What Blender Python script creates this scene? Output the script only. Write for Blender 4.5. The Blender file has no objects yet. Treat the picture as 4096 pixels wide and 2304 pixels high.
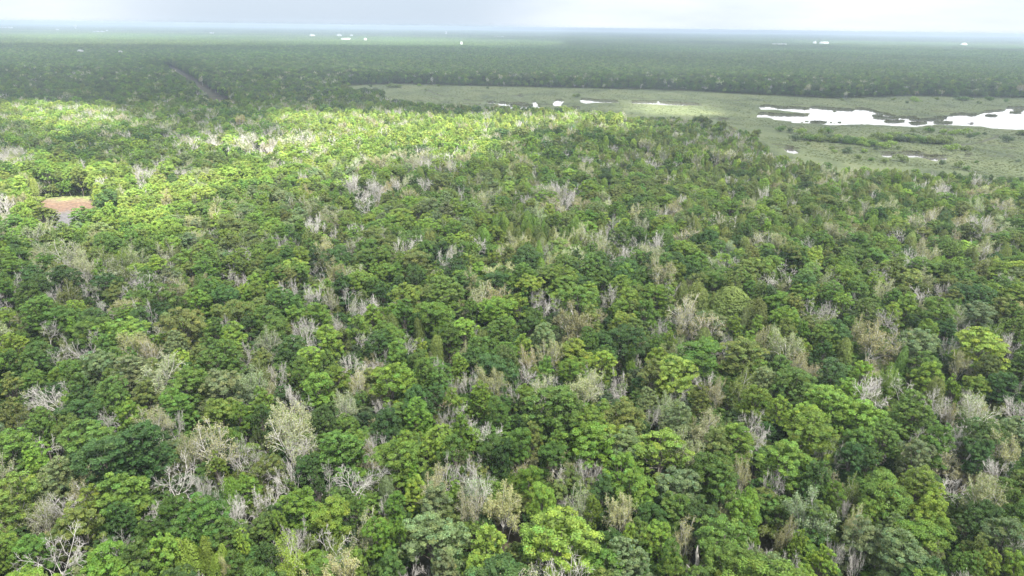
import bpy, math, random
import numpy as np
from mathutils import Matrix, Vector

rng = np.random.default_rng(7)
random.seed(7)
SC = bpy.context.scene
COL = SC.collection

# ------------------------------------------------------------------ camera
CAM_H = 110.0
F = 2730.7                      # focal length in pixels of the 4096-wide photograph
PITCH, ROLL = math.radians(20.91), math.radians(0.755)
_r0 = np.array([1.0, 0, 0]); FWD = np.array([0, math.cos(PITCH), -math.sin(PITCH)])
_u0 = np.array([0, math.sin(PITCH), math.cos(PITCH)])
RIGHT = math.cos(ROLL) * _r0 + math.sin(ROLL) * _u0
UP = math.cos(ROLL) * _u0 - math.sin(ROLL) * _r0
cam_d = bpy.data.cameras.new('camera'); cam = bpy.data.objects.new('camera', cam_d); COL.objects.link(cam)
cam_d.lens = 24.0; cam_d.sensor_width = 36.0; cam_d.clip_start = 1.0; cam_d.clip_end = 120000.0
m = Matrix.Identity(4)
for i in range(3):
    m[i][0], m[i][1], m[i][2] = RIGHT[i], UP[i], -FWD[i]
m[2][3] = CAM_H
cam.matrix_world = m
SC.camera = cam

# ------------------------------------------------------------------ sun, sky, exposure
SUN_EL = math.radians(60.0)
SUN_AZ = math.atan2(0.62, -0.78)            # from the right, behind the camera (x = sin, y = cos)
SUN = np.array([math.cos(SUN_EL) * math.sin(SUN_AZ), math.cos(SUN_EL) * math.cos(SUN_AZ), math.sin(SUN_EL)])
sd = bpy.data.lights.new('sun', 'SUN'); sd.energy = 5.0; sd.angle = math.radians(0.6); sd.color = (1.0, 0.955, 0.88)
so = bpy.data.objects.new('sun', sd); COL.objects.link(so)
so.rotation_euler = Vector(SUN).to_track_quat('Z', 'Y').to_euler(); so.location = (0, 0, 300)

W = bpy.data.worlds.new('World'); SC.world = W; W.use_nodes = True
nt = W.node_tree; nt.nodes.clear(); N = nt.nodes.new; Lk = nt.links.new
out = N('ShaderNodeOutputWorld'); bg = N('ShaderNodeBackground'); Lk(bg.outputs[0], out.inputs[0])
sky = N('ShaderNodeTexSky'); sky.sky_type = 'NISHITA'; sky.sun_disc = False
sky.sun_elevation = SUN_EL; sky.sun_rotation = SUN_AZ; sky.altitude = 100; sky.air_density = 1.0; sky.dust_density = 2.0
sc_ = N('ShaderNodeVectorMath'); sc_.operation = 'SCALE'; sc_.inputs['Scale'].default_value = 0.10; Lk(sky.outputs[0], sc_.inputs[0])
tc = N('ShaderNodeTexCoord')
mp = N('ShaderNodeMapping'); mp.inputs['Scale'].default_value = (3.0, 3.0, 16.0); Lk(tc.outputs['Generated'], mp.inputs[0])
nz = N('ShaderNodeTexNoise'); nz.inputs['Scale'].default_value = 1.0; nz.inputs['Detail'].default_value = 6; nz.inputs['Roughness'].default_value = 0.55
Lk(mp.outputs[0], nz.inputs['Vector'])
cr = N('ShaderNodeValToRGB'); e = cr.color_ramp.elements
e[0].position = 0.30; e[0].color = (0.66, 0.74, 0.85, 1); e[1].position = 0.62; e[1].color = (0.86, 0.91, 0.98, 1)
Lk(nz.outputs['Fac'], cr.inputs[0])
# the grey rain curtain that hangs over the horizon left of centre
dt = N('ShaderNodeVectorMath'); dt.operation = 'DOT_PRODUCT'; Lk(tc.outputs['Generated'], dt.inputs[0])
_az = -0.245; dt.inputs[1].default_value = (math.sin(_az), math.cos(_az), 0.02)
mr = N('ShaderNodeMapRange'); mr.interpolation_type = 'SMOOTHERSTEP'
mr.inputs[1].default_value = math.cos(0.36); mr.inputs[2].default_value = 1.0; mr.inputs[3].default_value = 0.0; mr.inputs[4].default_value = 0.85
Lk(dt.outputs['Value'], mr.inputs[0])
rm = N('ShaderNodeMixRGB'); rm.inputs[2].default_value = (0.50, 0.60, 0.715, 1); Lk(mr.outputs[0], rm.inputs[0]); Lk(cr.outputs[0], rm.inputs[1])
mx = N('ShaderNodeMixRGB'); mx.inputs[0].default_value = 0.86; Lk(sc_.outputs[0], mx.inputs[1]); Lk(rm.outputs[0], mx.inputs[2])
Lk(mx.outputs[0], bg.inputs[0]); bg.inputs[1].default_value = 0.36

SC.view_settings.view_transform = 'Standard'; SC.view_settings.look = 'None'
SC.view_settings.exposure = 1.9; SC.view_settings.gamma = 1.0
SC.render.engine = 'CYCLES'
cy = SC.cycles
cy.max_bounces = 4; cy.diffuse_bounces = 3; cy.glossy_bounces = 2; cy.transmission_bounces = 3
cy.volume_bounces = 1; cy.transparent_max_bounces = 12; cy.use_denoising = True
cy.caustics_reflective = False; cy.caustics_refractive = False; cy.sample_clamp_indirect = 6.0

# ------------------------------------------------------------------ image <-> place
def ray(px, py):
    px = np.asarray(px, float); py = np.asarray(py, float)
    return FWD + ((px - 2048) / F)[..., None] * RIGHT - ((py - 1152) / F)[..., None] * UP

def place(px, py, z=0.0):
    """point at height z seen at pixel (px, py) of the 4096x2304 photograph"""
    d = ray(px, py); t = (z - CAM_H) / np.minimum(d[..., 2], -1e-4)
    p = d * np.asarray(t)[..., None]; p[..., 2] += CAM_H
    return p

def project(p):
    q = np.asarray(p, float) - np.array([0, 0, CAM_H]); dp = np.maximum(q @ FWD, 1e-3)
    return 2048 + F * (q @ RIGHT) / dp, 1152 - F * (q @ UP) / dp, dp

FV = 4096 / 2576.0                                            # whole-picture view, 2576 wide
def zoomed(pts, ox, oy, s):
    return [(ox + x * s, oy + y * s) for x, y in pts]
Z2 = lambda pts: zoomed(pts, 1350, 0, 1400 / 2576)
Z3 = lambda pts: zoomed(pts, 2700, 0, 1396 / 2529)
ZF = lambda pts: zoomed(pts, 0, 0, FV)

def inside(poly, X, Y):
    poly = np.asarray(poly, float); r = np.zeros(np.shape(X), bool)
    j = len(poly) - 1
    for i in range(len(poly)):
        xi, yi = poly[i]; xj, yj = poly[j]
        c = ((yi > Y) != (yj > Y))
        with np.errstate(divide='ignore', invalid='ignore'):
            r ^= c & (X < (xj - xi) * (Y - yi) / ((yj - yi) if yj != yi else 1e-9) + xi)
        j = i
    return r

def ground_poly(pts, z=0.0):
    a = np.array(pts, float); p = place(a[:, 0], a[:, 1], z); return p[:, :2]

_perm = rng.integers(0, 1 << 30, 65536)
def vnoise(x, y, seed=0):
    x = np.asarray(x, float); y = np.asarray(y, float)
    xi = np.floor(x).astype(int); yi = np.floor(y).astype(int); fx = x - xi; fy = y - yi
    fx = fx * fx * (3 - 2 * fx); fy = fy * fy * (3 - 2 * fy)
    h = lambda a, b: (_perm[(a * 374761 + b * 668265 + seed * 97531) & 65535] & 0xffff) / 65535.0
    return (h(xi, yi) * (1 - fx) + h(xi + 1, yi) * fx) * (1 - fy) + (h(xi, yi + 1) * (1 - fx) + h(xi + 1, yi + 1) * fx) * fy
def fbm(x, y, seed=0, o=4):
    s = 0; a = 0.5; t = 0
    for k in range(o):
        s = s + a * vnoise(np.asarray(x) * 2 ** k, np.asarray(y) * 2 ** k, seed + k * 7); t += a; a *= 0.5
    return s / t

# ------------------------------------------------------------------ materials
def mat(name):
    mm = bpy.data.materials.new(name); mm.use_nodes = True; t = mm.node_tree
    for n in list(t.nodes):
        if n.type != 'OUTPUT_MATERIAL': t.nodes.remove(n)
    return mm, t, t.nodes.new, t.links.new, [n for n in t.nodes if n.type == 'OUTPUT_MATERIAL'][0]

def leaf_material():
    mm, t, N, L, o = mat('leaves')
    a = N('ShaderNodeAttribute'); a.attribute_type = 'INSTANCER'; a.attribute_name = 'leaf_tint'
    b = N('ShaderNodeAttribute'); b.attribute_type = 'GEOMETRY'; b.attribute_name = 'leaf_var'
    mu = N('ShaderNodeMixRGB'); mu.blend_type = 'MULTIPLY'; mu.inputs[0].default_value = 1; L(a.outputs['Color'], mu.inputs[1]); L(b.outputs['Color'], mu.inputs[2])
    p = N('ShaderNodeBsdfPrincipled'); p.inputs['Roughness'].default_value = 0.5; p.inputs['Specular IOR Level'].default_value = 0.22
    L(mu.outputs[0], p.inputs['Base Color'])
    tr = N('ShaderNodeBsdfTranslucent'); br = N('ShaderNodeMixRGB'); br.blend_type = 'MULTIPLY'; br.inputs[0].default_value = 1
    br.inputs[2].default_value = (1.12, 1.15, 0.6, 1); L(mu.outputs[0], br.inputs[1]); L(br.outputs[0], tr.inputs[0])
    ms = N('ShaderNodeMixShader'); ms.inputs[0].default_value = 0.36; L(p.outputs[0], ms.inputs[1]); L(tr.outputs[0], ms.inputs[2]); L(ms.outputs[0], o.inputs[0])
    return mm

def simple(name, c1, c2, scale, rough=0.9, bump=0.0, coord='Object', detail=5, lo=0.35, hi=0.65):
    mm, t, N, L, o = mat(name)
    tcx = N('ShaderNodeTexCoord'); n = N('ShaderNodeTexNoise'); n.inputs['Scale'].default_value = scale; n.inputs['Detail'].default_value = detail
    L(tcx.outputs[coord], n.inputs['Vector'])
    r = N('ShaderNodeValToRGB'); r.color_ramp.elements[0].position = lo; r.color_ramp.elements[1].position = hi
    r.color_ramp.elements[0].color = (*c1, 1); r.color_ramp.elements[1].color = (*c2, 1); L(n.outputs['Fac'], r.inputs[0])
    p = N('ShaderNodeBsdfPrincipled'); p.inputs['Roughness'].default_value = rough; p.inputs['Specular IOR Level'].default_value = 0.2
    L(r.outputs[0], p.inputs['Base Color'])
    if bump:
        b = N('ShaderNodeBump'); b.inputs['Strength'].default_value = bump; b.inputs['Distance'].default_value = 0.6; L(n.outputs['Fac'], b.inputs['Height']); L(b.outputs[0], p.inputs['Normal'])
    L(p.outputs[0], o.inputs[0])
    return mm

M_LEAF = leaf_material()
M_BARK = simple('grey_brown_bark', (0.10, 0.085, 0.07), (0.21, 0.19, 0.165), 3.0)
def vary(mm, lo, hi):
    t = mm.node_tree; p = next(n for n in t.nodes if n.type == 'BSDF_PRINCIPLED'); src = p.inputs['Base Color'].links[0].from_socket
    oi = t.nodes.new('ShaderNodeObjectInfo'); mr_ = t.nodes.new('ShaderNodeMapRange'); mr_.inputs[3].default_value = lo; mr_.inputs[4].default_value = hi; t.links.new(oi.outputs['Random'], mr_.inputs[0])
    h = t.nodes.new('ShaderNodeHueSaturation'); t.links.new(mr_.outputs[0], h.inputs['Value']); t.links.new(src, h.inputs['Color']); t.links.new(h.outputs[0], p.inputs['Base Color']); return mm
M_PALE = simple('bleached_bark', (0.40, 0.378, 0.348), (0.61, 0.59, 0.56), 1.6)
vary(M_PALE, .78, 1.2)
M_FLOOR = simple('forest_floor', (0.025, 0.035, 0.014), (0.075, 0.060, 0.042), 0.05, detail=8, bump=0.6)
M_FARLAND = M_FLOOR

# ------------------------------------------------------------------ mesh helpers (everything is quads)
def make_mesh(name, V, Q, mats, mi=None, var=None, smooth=False):
    me = bpy.data.meshes.new(name)
    V = np.ascontiguousarray(V, np.float32); Q = np.ascontiguousarray(Q, np.int32)
    me.vertices.add(len(V)); me.vertices.foreach_set('co', V.ravel())
    me.loops.add(Q.size); me.loops.foreach_set('vertex_index', Q.ravel())
    me.polygons.add(len(Q)); me.polygons.foreach_set('loop_start', np.arange(0, Q.size, Q.shape[1], dtype=np.int32))
    for mm in mats: me.materials.append(mm)
    if mi is not None: me.polygons.foreach_set('material_index', np.asarray(mi, np.int32))
    if var is not None:
        a = me.attributes.new('leaf_var', 'FLOAT_COLOR', 'POINT')
        c = np.ones((len(V), 4), np.float32); c[:, :3] = var; a.data.foreach_set('color', c.ravel())
    me.update(calc_edges=True)
    if smooth: me.polygons.foreach_set('use_smooth', np.ones(len(Q), bool))
    return me

def unit(v):
    return v / np.maximum(np.linalg.norm(v, axis=-1, keepdims=True), 1e-9)

def leaves(c, n, s, r):
    """leaf-clump faces: centres, normals, sizes -> verts, quads"""
    k = len(c); n = unit(n)
    t = unit(np.cross(n, r.normal(size=(k, 3)))); b = np.cross(n, t)
    s = np.asarray(s)[:, None]; a = r.uniform(0.34, 0.5, (k, 1)); bb = r.uniform(0.24, 0.42, (k, 1))
    droop = n * (-0.10 * s)
    V = np.stack([c + t * s * a + droop, c + b * s * bb, c - t * s * a + droop, c - b * s * bb], 1).reshape(-1, 3)
    return V, np.arange(4 * k).reshape(k, 4)

def tubes(lines, sides):
    """lines: [(points Kx3, radii K)] -> verts, quads"""
    Vs, Qs, off = [], [], 0
    ang = np.arange(sides) * 2 * math.pi / sides; ca, sa = np.cos(ang), np.sin(ang)
    for P, R in lines:
        P = np.asarray(P, float); k = len(P)
        d = np.empty_like(P); d[:-1] = P[1:] - P[:-1]; d[-1] = d[-2]; d = unit(d)
        ref = np.where(np.abs(d[:, 2:3]) > 0.9, np.array([[1.0, 0, 0]]), np.array([[0, 0, 1.0]]))
        u = unit(np.cross(d, ref)); w = np.cross(d, u)
        ring = P[:, None, :] + (u[:, None, :] * ca[None, :, None] + w[:, None, :] * sa[None, :, None]) * np.asarray(R)[:, None, None]
        Vs.append(ring.reshape(-1, 3))
        i = np.arange(k - 1)[:, None] * sides; j = np.arange(sides)[None, :]; j2 = (j + 1) % sides
        Qs.append(np.stack([i + j, i + j2, i + sides + j2, i + sides + j], -1).reshape(-1, 4) + off)
        off += k * sides
    return np.concatenate(Vs), np.concatenate(Qs)

def join(parts):
    """parts: [(V, Q, material index, var)]"""
    Vs, Qs, mi, va, off = [], [], [], [], 0
    for V, Q, k, v in parts:
        Vs.append(V); Qs.append(Q + off); mi.append(np.full(len(Q), k)); off += len(V)
        va.append(np.broadcast_to(np.ones(3) if v is None else v, (len(V), 3)))
    return np.concatenate(Vs), np.concatenate(Qs), np.concatenate(mi), np.concatenate(va)

def sphere_dirs(r, k, zmin=-1.0):
    z = r.uniform(zmin, 1, k); a = r.uniform(0, 2 * math.pi, k); q = np.sqrt(1 - z * z)
    return np.stack([q * np.cos(a), q * np.sin(a), z], 1)

# ------------------------------------------------------------------ the kinds of tree (unit tree: 20 m tall, crown 10 m wide)
def broadleaf(seed, n_lobe=9, lobe_r=(2.0, 2.7), spread=0.58, zc=13.6, zr=3.6, clump=(0.55, 0.95), per=112, leaf=(0.23, 0.43), density=1.0, open_=0.0, lod=1.0, z_top=17.0, n_low=6):
    r = np.random.default_rng(seed); R = 5.0
    L = [(np.array([r.normal(0, .5), r.normal(0, .5), z_top]), r.uniform(*lobe_r))]
    a0 = r.uniform(0, 6.28)
    for i in range(n_lobe):
        a = a0 + i * 2.39996 + r.normal(0, .2); q = R * spread * math.sqrt((i + 0.8) / n_lobe) * r.uniform(.85, 1.12)
        z = zc + zr * (0.75 - (q / R) ** 1.6 * 1.4) + r.normal(0, .9)
        L.append((np.array([q * math.cos(a), q * math.sin(a), z]), r.uniform(*lobe_r) * r.uniform(.85, 1.1)))
    for i in range(n_low):
        a = a0 + i * 6.283 / n_low + r.normal(0, .3); q = R * spread * r.uniform(.8, 1.12)
        L.append((np.array([q * math.cos(a), q * math.sin(a), zc - r.uniform(1.6, 4.6)]), r.uniform(*lobe_r) * .9))
    C = np.array([c for c, _ in L]); RR = np.array([q for _, q in L])
    cl_c, cl_r, cl_d = [], [], []
    for i, (c, q) in enumerate(L):
        k = int(17 * density * (q / 2.3) ** 2)
        d = sphere_dirs(r, k, -0.35); p = c + d * q * np.array([1, 1, .88])
        dist = np.linalg.norm(p[:, None, :] - C[None], axis=2) - RR[None] * 0.86; dist[:, i] = 9
        keep = dist.min(1) > 0
        if open_: keep &= r.random(k) > open_
        cl_c.append(p[keep]); cl_d.append(d[keep])
    cc = np.concatenate(cl_c); dd = np.concatenate(cl_d); nc = len(cc); cr_ = r.uniform(*clump, nc)
    per_ = max(6, int(per * lod)); ls = 1 / math.sqrt(lod)
    d = sphere_dirs(r, nc * per_, -0.45).reshape(nc, per_, 3)
    d = unit(d + 0.55 * dd[:, None, :] + np.array([0, 0, .25]))
    pos = cc[:, None, :] + d * (cr_[:, None, None] * r.uniform(.62, 1.08, (nc, per_, 1))) * np.array([1.1, 1.1, .8])
    nor = d * 0.8 + np.array([0, 0, .45]) + r.normal(0, .5, (nc, per_, 3))
    size = r.uniform(*leaf, (nc, per_)) * ls
    V1, Q1 = leaves(pos.reshape(-1, 3), nor.reshape(-1, 3), size.ravel(), r)
    vv = (r.uniform(.76, 1.26, (nc, 1)) * r.uniform(.66, 1.34, (nc, per_))).ravel()
    warm = r.normal(0, .07, (nc, 1)) + r.normal(0, .05, (nc, per_)); warm = warm.ravel()
    var = np.stack([vv * (1 + warm), vv, vv * (1 - warm)], 1).repeat(4, 0)
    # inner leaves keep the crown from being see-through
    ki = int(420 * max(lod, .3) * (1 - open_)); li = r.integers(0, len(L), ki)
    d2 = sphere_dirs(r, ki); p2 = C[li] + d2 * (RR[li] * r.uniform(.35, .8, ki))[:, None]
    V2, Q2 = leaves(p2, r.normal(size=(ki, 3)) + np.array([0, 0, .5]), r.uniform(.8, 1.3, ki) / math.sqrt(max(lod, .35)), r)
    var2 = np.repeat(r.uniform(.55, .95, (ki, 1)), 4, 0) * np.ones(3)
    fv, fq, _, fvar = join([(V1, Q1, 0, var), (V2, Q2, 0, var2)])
    lines = [(np.array([[0, 0, -.6], [r.normal(0, .15), r.normal(0, .15), 5], [r.normal(0, .3), r.normal(0, .3), 10.5], [0, 0, 14.5]]), [.38, .29, .21, .08])]
    for c, q in L[1:]:
        h = r.uniform(6.5, 10.5); mid = np.array([c[0] * .45, c[1] * .45, (h + c[2]) / 2 + .6])
        lines.append((np.array([[0, 0, h], mid, c + np.array([0, 0, q * .5])]), [.15, .11, .04]))
    tv, tq = tubes(lines, 5)
    return (tv, tq), (fv, fq, fvar)

def grow(r, base, direction, length, rad, level, spec, out):
    """recursive limbs; spec[level] = (children, spread, length ratio, up pull)"""
    nseg = 4 if level < 2 else 3 if level < 3 else 2
    P = [np.array(base, float)]; d = unit(np.array(direction, float)); R = [rad]
    wob = (.05, .20, .22, .24, .24)[level]
    for i in range(nseg):
        d = unit(d + r.normal(0, wob, 3) + np.array([0, 0, spec[level][3]]))
        P.append(P[-1] + d * length / nseg); R.append(rad * (1 - .6 * (i + 1) / nseg))
    out[level].append((np.array(P), R))
    if level + 1 >= len(spec): return
    n, sp, lr, _ = spec[level]
    ph = r.uniform(0, 6.28)
    for c in range(n):
        f = (c + r.uniform(.25, .95)) / n; f = .28 + .72 * f if level else .70 + .29 * f
        x = f * nseg; i = min(int(x), nseg - 1); p = P[i] + (P[i + 1] - P[i]) * (x - i)
        dd = unit(P[i + 1] - P[i]); ref = np.array([1., 0, 0]) if abs(dd[2]) > .8 else np.array([0, 0, 1.]); u = unit(np.cross(dd, ref)); w = np.cross(dd, u)
        an = ph + c * 2.4 + r.normal(0, .35); side = u * math.cos(an) + w * math.sin(an); q = sp * r.uniform(.7, 1.25)
        nd = unit(dd * math.cos(q) + side * math.sin(q))
        grow(r, p, nd, length * lr * r.uniform(.72, 1.15) * (1.15 - .4 * f), max(R[i] * .6, .02), level + 1, spec, out)

def skeleton(seed, levels=4, n=(6, 5, 6, 6), sp=(.98, .68, .7, .72), trunk=8.5, ratio=(1.25, .58, .56, .56), twig=0.015, r0=.24):
    r = np.random.default_rng(seed)
    spec = [(n[i], sp[i], ratio[i], (.0, .07, .04, .03, .03)[i]) for i in range(levels)] + [(0, 0, 0, .04)]
    out_ = [[] for _ in range(levels + 1)]
    grow(r, (0, 0, -.5), (r.normal(0, .07), r.normal(0, .07), 1), trunk, r0, 0, spec, out_)
    # normalise to 20 m tall, 10 m wide
    allp = np.concatenate([p for lv in out_ for p, _ in lv])
    sz = 20.0 / np.quantile(allp[:, 2], .995); c = np.median(allp[20:, :2], 0)
    sx = 5.2 / np.quantile(np.hypot(allp[:, 0] - c[0], allp[:, 1] - c[1]), .93)
    def fix(lv, mn):
        o = []
        for p, R in lv:
            p = p.copy(); w = np.clip(p[:, 2:3] / 8.0, 0, 1); p[:, :2] = (p[:, :2] - c * w) * sx; p[:, 2] *= sz
            o.append((p, np.maximum(R, mn)))
        return o
    return [fix(lv, twig * (1 + .55 * (levels - i))) for i, lv in enumerate(out_)]

def bare(seed, lod=1.0, **kw):
    if lod < 1: kw = dict(kw); kw.update(levels=3, n=(6, 5, 5), sp=(.84, .7, .7), ratio=(1.25, .58, .55), twig=.042)
    lv = skeleton(seed, **kw)
    tv, tq = tubes(lv[0] + lv[1][:], 5)
    bv, bq = tubes(lv[2], 4); tv2, tq2 = tubes(sum(lv[3:], []), 3)
    B = join([(bv, bq, 0, None), (tv2, tq2, 0, None)])
    return (tv, tq), (B[0], B[1])

def leafing(seed, amount=1.0, lod=1.0, leaf=(.26, .46), **kw):
    r = np.random.default_rng(seed + 500)
    base = dict(levels=3, n=(7, 6, 6), sp=(.68, .62, .66), ratio=(1.25, .56, .54), twig=.032 if lod == 1 else .06); base.update(kw)
    lv = skeleton(seed, **base)
    tv, tq = tubes(lv[0] + lv[1], 5)
    tw = lv[3]; B = join([(*tubes(lv[2], 4), 0, None), (*tubes(tw, 3), 0, None)])
    per = max(2, int(17 * amount * lod)); tips = np.concatenate([p[1:] for p, _ in tw]); k = len(tips)
    c = tips[:, None, :] + r.normal(0, .30, (k, per, 3)); c = c.reshape(-1, 3)
    V, Q = leaves(c, r.normal(0, .6, (len(c), 3)) + np.array([0, 0, .8]), r.uniform(*leaf, len(c)) / math.sqrt(lod), r)
    vv = r.uniform(.7, 1.3, (len(c), 1)); var = (vv * np.stack([1 + r.normal(0, .07, len(c)), np.ones(len(c)), 1 + r.normal(0, .08, len(c))], 1)).repeat(4, 0)
    return (tv, tq), (B[0], B[1]), (V, Q, var)

def plume(seed, cols=3, lod=1.0, slim=1.0):
    """feathery, upright crown of smooth columns, like a young bald cypress or willow"""
    r = np.random.default_rng(seed); Vs = []
    k_all = int(5200 * lod); pos, nor, var = [], [], []
    for i in range(cols):
        a = i * 2.4 + r.uniform(0, 6); q = 0 if cols == 1 else r.uniform(1.3, 2.4)
        c0 = np.array([q * math.cos(a), q * math.sin(a)]); top = r.uniform(17, 20.2); bot = r.uniform(6, 8.5); rad = (4.6 if cols == 1 else r.uniform(2.4, 3.1)) * slim
        k = k_all // cols; h = r.beta(1.15, 1.25, k); z = bot + (top - bot) * h
        prof = np.sqrt(np.clip(1 - np.abs(h * 1.25 - .25) ** 2.6, 0, 1)) * (1 - .12 * h); an = r.uniform(0, 6.283, k)
        lump = 1 + .28 * (vnoise(an * 1.6 + i * 9, z * .55, seed) - .5) + .30 * (vnoise(an * 4, z * 1.3, seed + 3) - .5)
        rr = rad * prof * lump * np.sqrt(r.uniform(.55, 1.05, k))
        p = np.stack([c0[0] + rr * np.cos(an), c0[1] + rr * np.sin(an), z], 1)
        pos.append(p); nor.append(np.stack([np.cos(an), np.sin(an), np.full(k, .9)], 1) + r.normal(0, .35, (k, 3)))
        v = (.75 + .5 * vnoise(an * 3, z * .9, seed + 5)) * r.uniform(.85, 1.15, k); var.append(np.stack([v * (1 + .1 * (h - .5)), v, v * .95], 1))
    pos = np.concatenate(pos); nor = np.concatenate(nor); var = np.concatenate(var).repeat(4, 0)
    V, Q = leaves(pos, nor, r.uniform(.34, .62, len(pos)) / math.sqrt(lod), r)
    t = tubes([(np.array([[0, 0, -.6], [.1, 0, 6], [0, .1, 12], [0, 0, 18]]), [.34, .25, .16, .04])], 5)
    return t, (V, Q, var)

PROTO = {}          # key -> dict(parts=[(name, mesh)], merged=mesh)
def add_proto(key, parts, ):
    d = {'parts': [], 'key': key}; mg = []
    for nm, V, Q, mt, var in parts:
        d['parts'].append((nm, make_mesh(key + '_' + nm, V, Q, [mt], None, var)))
        mg.append((V, Q, mt, var))
    mats = []
    for x in mg:
        if x[2] not in mats: mats.append(x[2])
    V, Q, mi, va = join([(v, q, mats.index(mt), var) for v, q, mt, var in mg])
    d['merged'] = make_mesh(key + '_whole', V, Q, mats, mi, va)
    PROTO[key] = d

B_SPECS = [dict(), dict(n_lobe=11, lobe_r=(1.7, 2.3), spread=.66, zr=3.0), dict(n_lobe=7, lobe_r=(2.3, 2.9), spread=.5, zr=4.6, z_top=17.6),
           dict(n_lobe=13, lobe_r=(1.5, 2.1), spread=.68, zr=3.8, z_top=17.2), dict(n_lobe=8, lobe_r=(1.9, 2.5), spread=.55, clump=(.4, .62), per=48, density=2.1, leaf=(.24, .42)),
           dict(n_lobe=9, lobe_r=(1.8, 2.4), spread=.62, open_=.28), dict(n_lobe=12, lobe_r=(1.5, 2.2), spread=.6, zc=12.2, zr=5.0, z_top=17.8),
           dict(n_lobe=10, lobe_r=(1.6, 2.5), spread=.64, clump=(.75, 1.2), per=120), dict(n_lobe=6, lobe_r=(2.4, 3.0), spread=.46, zc=12.5, zr=4.2, clump=(.5, .8), per=70, density=1.3),
           dict(n_lobe=7, lobe_r=(1.7, 2.8), spread=.6, zr=3.8, z_top=17.0, n_low=6), dict(n_lobe=14, lobe_r=(1.1, 1.7), spread=.72, zr=4.4, open_=.15, n_low=8, z_top=17.8), dict(n_lobe=8, lobe_r=(1.6, 2.2), spread=.48, zc=12, zr=6.4, z_top=18.4), dict(n_lobe=11, lobe_r=(1.5, 2.6), spread=.62, zr=4.2, open_=.15), dict(n_lobe=16, lobe_r=(1.0, 1.6), spread=.62, zr=4.8, clump=(.4, .7), per=60, density=1.4)]
for i, s in enumerate(B_SPECS):
    t, f = broadleaf(100 + i, **s)
    add_proto(f'B{i}', [('trunk', *t, M_BARK, None), ('crown', *f[:2], M_LEAF, f[2])])
for i in range(6):
    t, f = broadleaf(140 + i, lod=.11, **B_SPECS[i + (i > 3)])
    add_proto(f'b{i}', [('trunk', *t, M_BARK, None), ('crown', *f[:2], M_LEAF, f[2])])
S_SPECS = [dict(), dict(trunk=7.5, sp=(1.1, .65, .65, .7)), dict(sp=(.8, .62, .66, .7), trunk=9), dict(n=(4, 6, 6, 5), sp=(.9, .8, .78, .75)),
           dict(n=(8, 5, 5, 4), trunk=7.5, sp=(.95, .58, .62, .65)), dict(n=(4, 5, 5, 5), sp=(.85, .8, .8, .8), trunk=10),
           dict(n=(3, 4, 5, 5), sp=(.7, .9, .8, .8), trunk=9.5), dict(n=(5, 6, 6, 6), sp=(1.15, .6, .7, .7), trunk=7), dict(n=(3, 5, 4, 3), sp=(.6, .95, .9, .9), trunk=11)]
for i, s in enumerate(S_SPECS):
    t, b = bare(200 + i, **s); add_proto(f'S{i}', [('trunk', *t, M_PALE, None), ('branches', *b, M_PALE, None)])
for i in range(3):
    t, b = bare(230 + i, lod=.3, **S_SPECS[i]); add_proto(f's{i}', [('trunk', *t, M_PALE, None), ('branches', *b, M_PALE, None)])
for i, a in enumerate((1.0, .55, .8, .35)):
    t, b, f = leafing(300 + i, a); add_proto(f'L{i}', [('trunk', *t, M_PALE, None), ('branches', *b, M_PALE, None), ('crown', *f[:2], M_LEAF, f[2])])
for i, a in enumerate((.9, .5)):
    t, b, f = leafing(330 + i, a, lod=.25); add_proto(f'l{i}', [('trunk', *t, M_PALE, None), ('branches', *b, M_PALE, None), ('crown', *f[:2], M_LEAF, f[2])])
for i, (c, sl) in enumerate(((1, .8), (3, 1), (2, 1.0), (4, 1), (1, 1.0))):
    t, f = plume(400 + i, c, 1.0, sl); add_proto(f'C{i}', [('trunk', *t, M_BARK, None), ('crown', *f[:2], M_LEAF, f[2])])
for i in range(2):
    t, f = plume(430 + i, 1 + i * 2, .16, .85); add_proto(f'c{i}', [('trunk', *t, M_BARK, None), ('crown', *f[:2], M_LEAF, f[2])])

# ------------------------------------------------------------------ the setting: ground, clearing, track, marsh, water
def tag(o, label, cat=None, group=None, kind=None):
    o['label'] = label
    if cat: o['category'] = cat
    if group: o['group'] = group
    if kind: o['kind'] = kind
    return o
def link(name, data, parent=None):
    o = bpy.data.objects.new(name, data); COL.objects.link(o)
    if parent is not None: o.parent = parent
    return o
def sheet(name, V, Q, material, label, smooth=False):
    return tag(link(name, make_mesh(name, V, Q, [material], smooth=smooth)), label, None, None, 'structure')

FAR = 20000.0
sheet('ground', [(-22000, -900, 0), (22000, -900, 0), (22000, FAR, 0), (-22000, FAR, 0)], [(0, 1, 2, 3)], M_FLOOR, 'brown forest floor under the trees reaching to the horizon')

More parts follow.
